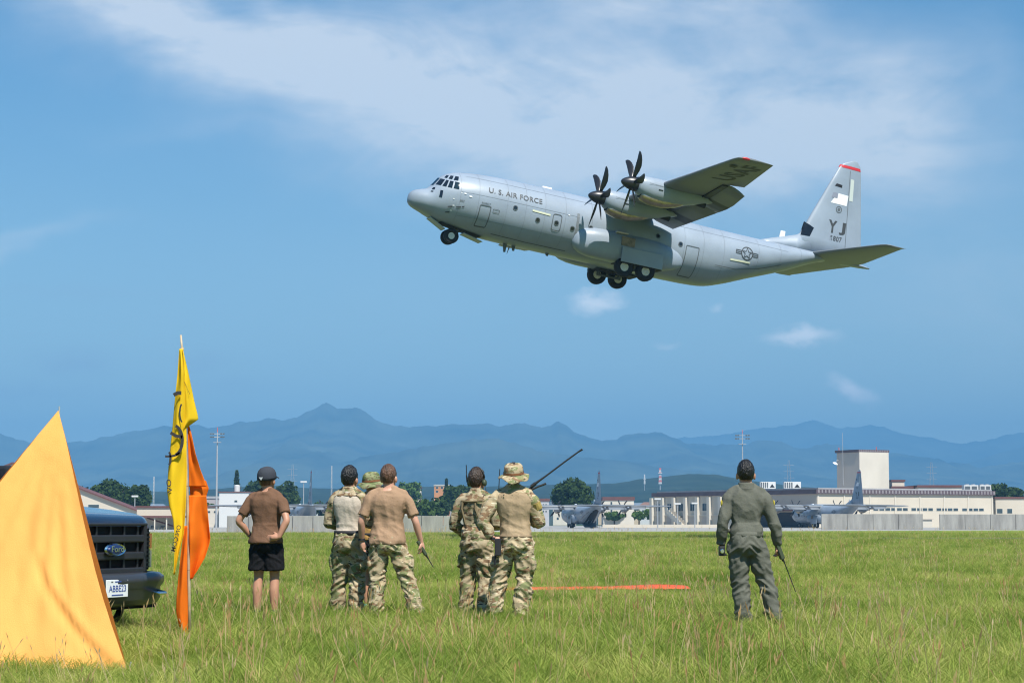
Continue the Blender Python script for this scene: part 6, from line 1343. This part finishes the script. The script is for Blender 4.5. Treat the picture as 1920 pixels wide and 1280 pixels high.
def tuft(seed, n, h, spread, lean, w, heads=0, m=M_GRASS):
    rs = np.random.default_rng(seed); v = []; f = []; mi = []
    for i in range(n):
        a = rs.random()*6.283; r0 = spread*rs.random()**.6; bx, by = r0*math.cos(a), r0*math.sin(a); hh = h*rs.uniform(.55, 1.15); l = lean*rs.uniform(.2, 1.4)*hh; a2 = a+rs.normal()*.9; lx, ly = l*math.cos(a2), l*math.sin(a2); ph = rs.random()*6.283; wx, wy = math.cos(ph)*w/2, math.sin(ph)*w/2; k = len(v)
        for t, ww in ((0, .8), (.45, 1.0), (.8, .6)): v += [(bx+lx*t*t-wx*ww, by+ly*t*t-wy*ww, hh*t*(1-.12*t*lean)), (bx+lx*t*t+wx*ww, by+ly*t*t+wy*ww, hh*t*(1-.12*t*lean))]
        v.append((bx+lx, by+ly, hh*(1-.16*lean))); f += [(k,k+1,k+3,k+2),(k+2,k+3,k+5,k+4),(k+4,k+5,k+6)]; mi += [0,0,0]
    for i in range(heads):
        a = rs.random()*6.283; r0 = spread*rs.random(); bx, by = r0*math.cos(a), r0*math.sin(a); hh = h*rs.uniform(1.3, 2.1); l = .28*hh*rs.uniform(.2, 1.2); a2 = rs.random()*6.283; lx, ly = l*math.cos(a2), l*math.sin(a2); k = len(v); ww = .0022
        for t in (0, .5, 1): v += [(bx+lx*t*t-ww, by+ly*t*t, hh*t), (bx+lx*t*t+ww, by+ly*t*t, hh*t)]
        f += [(k,k+1,k+3,k+2),(k+2,k+3,k+5,k+4)]; mi += [1,1]
        # plume: a slim spindle of crossed faces
        L_ = rs.uniform(.06, .11); pw = rs.uniform(.005, .009); tip = (bx+lx*1.28, by+ly*1.28, hh+L_); k = len(v)
        for (dx, dy) in ((1,0),(0,1)):
            k = len(v); c = (bx+lx, by+ly, hh-.01); md = (bx+lx*1.1, by+ly*1.1, hh+L_*.4); v += [c, (md[0]-dx*pw, md[1]-dy*pw, md[2]), tip, (md[0]+dx*pw, md[1]+dy*pw, md[2])]; f.append((k,k+1,k+2,k+3)); mi.append(1)
    me = bpy.data.meshes.new('grass_tuft'); me.from_pydata(v, [], f); me.materials.append(m); me.materials.append(M_STRAW); me.polygons.foreach_set('material_index', mi); me.update()
    o = bpy.data.objects.new('grass_tuft', me); TUFTS.objects.link(o); return o
for s in range(7): tuft(10+s, 16, .20+.03*(s % 3), .10, .75+.15*(s % 3), .0066)
for s in range(3): tuft(30+s, 10, .24, .09, .5, .0055, 1)      # green with one seed head
tuft(40, 4, .22, .07, .5, .005, 4); tuft(41, 6, .24, .08, .5, .005, 3)
for s in range(2): tuft(50+s, 14, .24, .10, .9, .0055, 0, M_STRAW)
M_WEED = grass_mat('broad leaved weeds', (.09,.17,.025), (.15,.25,.04), (.22,.31,.07), .3)
for s in range(2): tuft(60+s, 9, .13+.04*s, .10, 1.3, .022, 0, M_WEED)
NT = len(TUFTS.objects)
rs = np.random.default_rng(99)
P = []; S = []; I = []
def scatter(d0, d1, dens, sc, margin=.34):
    area = margin*(d1*d1-d0*d0)*.98; n = int(area*dens); d = np.sqrt(rs.uniform(d0*d0, d1*d1, n)); x = rs.uniform(-margin, margin, n)*d
    for i in range(n):
        xx, yy = x[i], d[i]
        nz = mnoise.noise(Vector((xx*.35, yy*.18, 0)))*.6+mnoise.noise(Vector((xx*1.1, yy*.5, 4)))*.4
        k = sc*(1+.45*nz)*rs.uniform(.75, 1.2)
        if 27 < yy < 36: k *= .62
        if rs.random() < .008+.025*max(0, nz): idx = rs.integers(10, 12)
        elif rs.random() < .03+.05*max(0, -nz): idx = rs.integers(12, 14)
        elif rs.random() < .045: idx = rs.integers(7, 10)
        else: idx = rs.integers(0, 7)
        if rs.random() < .03+.10*max(0, mnoise.noise(Vector((xx*.5+9, yy*.25, 2)))): idx = rs.integers(14, 16)
        if yy < 15.6 and xx < -2.2: k *= .68
        if yy > 70 and idx in (10, 11): idx = 0
        P.append((xx, yy, 0.0)); S.append(k); I.append(int(idx))
scatter(10.0, 18, 150, .78, .50); scatter(18, 30, 115, .80, .42); scatter(30, 50, 60, .8, .37); scatter(50, 90, 20, .95, .32); scatter(90, 103, 8, 1.2, .31); scatter(103, 112.5, 42, 1.3, .31); scatter(147.5, 200, 4, 1.2, .31)
me = bpy.data.meshes.new('meadow_grass'); me.from_pydata(P, [], [])
at_s = me.attributes.new('tscale', 'FLOAT', 'POINT'); at_s.data.foreach_set('value', S); at_i = me.attributes.new('tidx', 'INT', 'POINT'); at_i.data.foreach_set('value', I)
at_r = me.attributes.new('trot', 'FLOAT_VECTOR', 'POINT'); rv = np.zeros((len(P), 3)); rv[:, 2] = rs.uniform(0, 6.283, len(P)); rv[:, 0] = rs.normal(0, .10, len(P)); rv[:, 1] = rs.normal(0, .10, len(P)); at_r.data.foreach_set('vector', rv.ravel())
go = bpy.data.objects.new('meadow_grass', me); link(go); tag(go, 'long green meadow grass with ripe straw-coloured seed heads', 'grass', kind='stuff')
ng = bpy.data.node_groups.new('grass_scatter', 'GeometryNodeTree'); ng.interface.new_socket('Geometry', in_out='INPUT', socket_type='NodeSocketGeometry'); ng.interface.new_socket('Geometry', in_out='OUTPUT', socket_type='NodeSocketGeometry')
N = ng.nodes; L = ng.links; gi = N.new('NodeGroupInput'); gout = N.new('NodeGroupOutput'); ci = N.new('GeometryNodeCollectionInfo'); ci.inputs['Collection'].default_value = TUFTS; ci.inputs['Separate Children'].default_value = True; ci.inputs['Reset Children'].default_value = True
ip = N.new('GeometryNodeInstanceOnPoints'); ip.inputs['Pick Instance'].default_value = True
def na(name, t): n = N.new('GeometryNodeInputNamedAttribute'); n.data_type = t; n.inputs['Name'].default_value = name; return n.outputs['Attribute']
L.new(gi.outputs[0], ip.inputs['Points']); L.new(ci.outputs[0], ip.inputs['Instance']); L.new(na('tidx', 'INT'), ip.inputs['Instance Index']); L.new(na('trot', 'FLOAT_VECTOR'), ip.inputs['Rotation']); L.new(na('tscale', 'FLOAT'), ip.inputs['Scale']); L.new(ip.outputs[0], gout.inputs[0])
md = go.modifiers.new('scatter', 'NODES'); md.node_group = ng
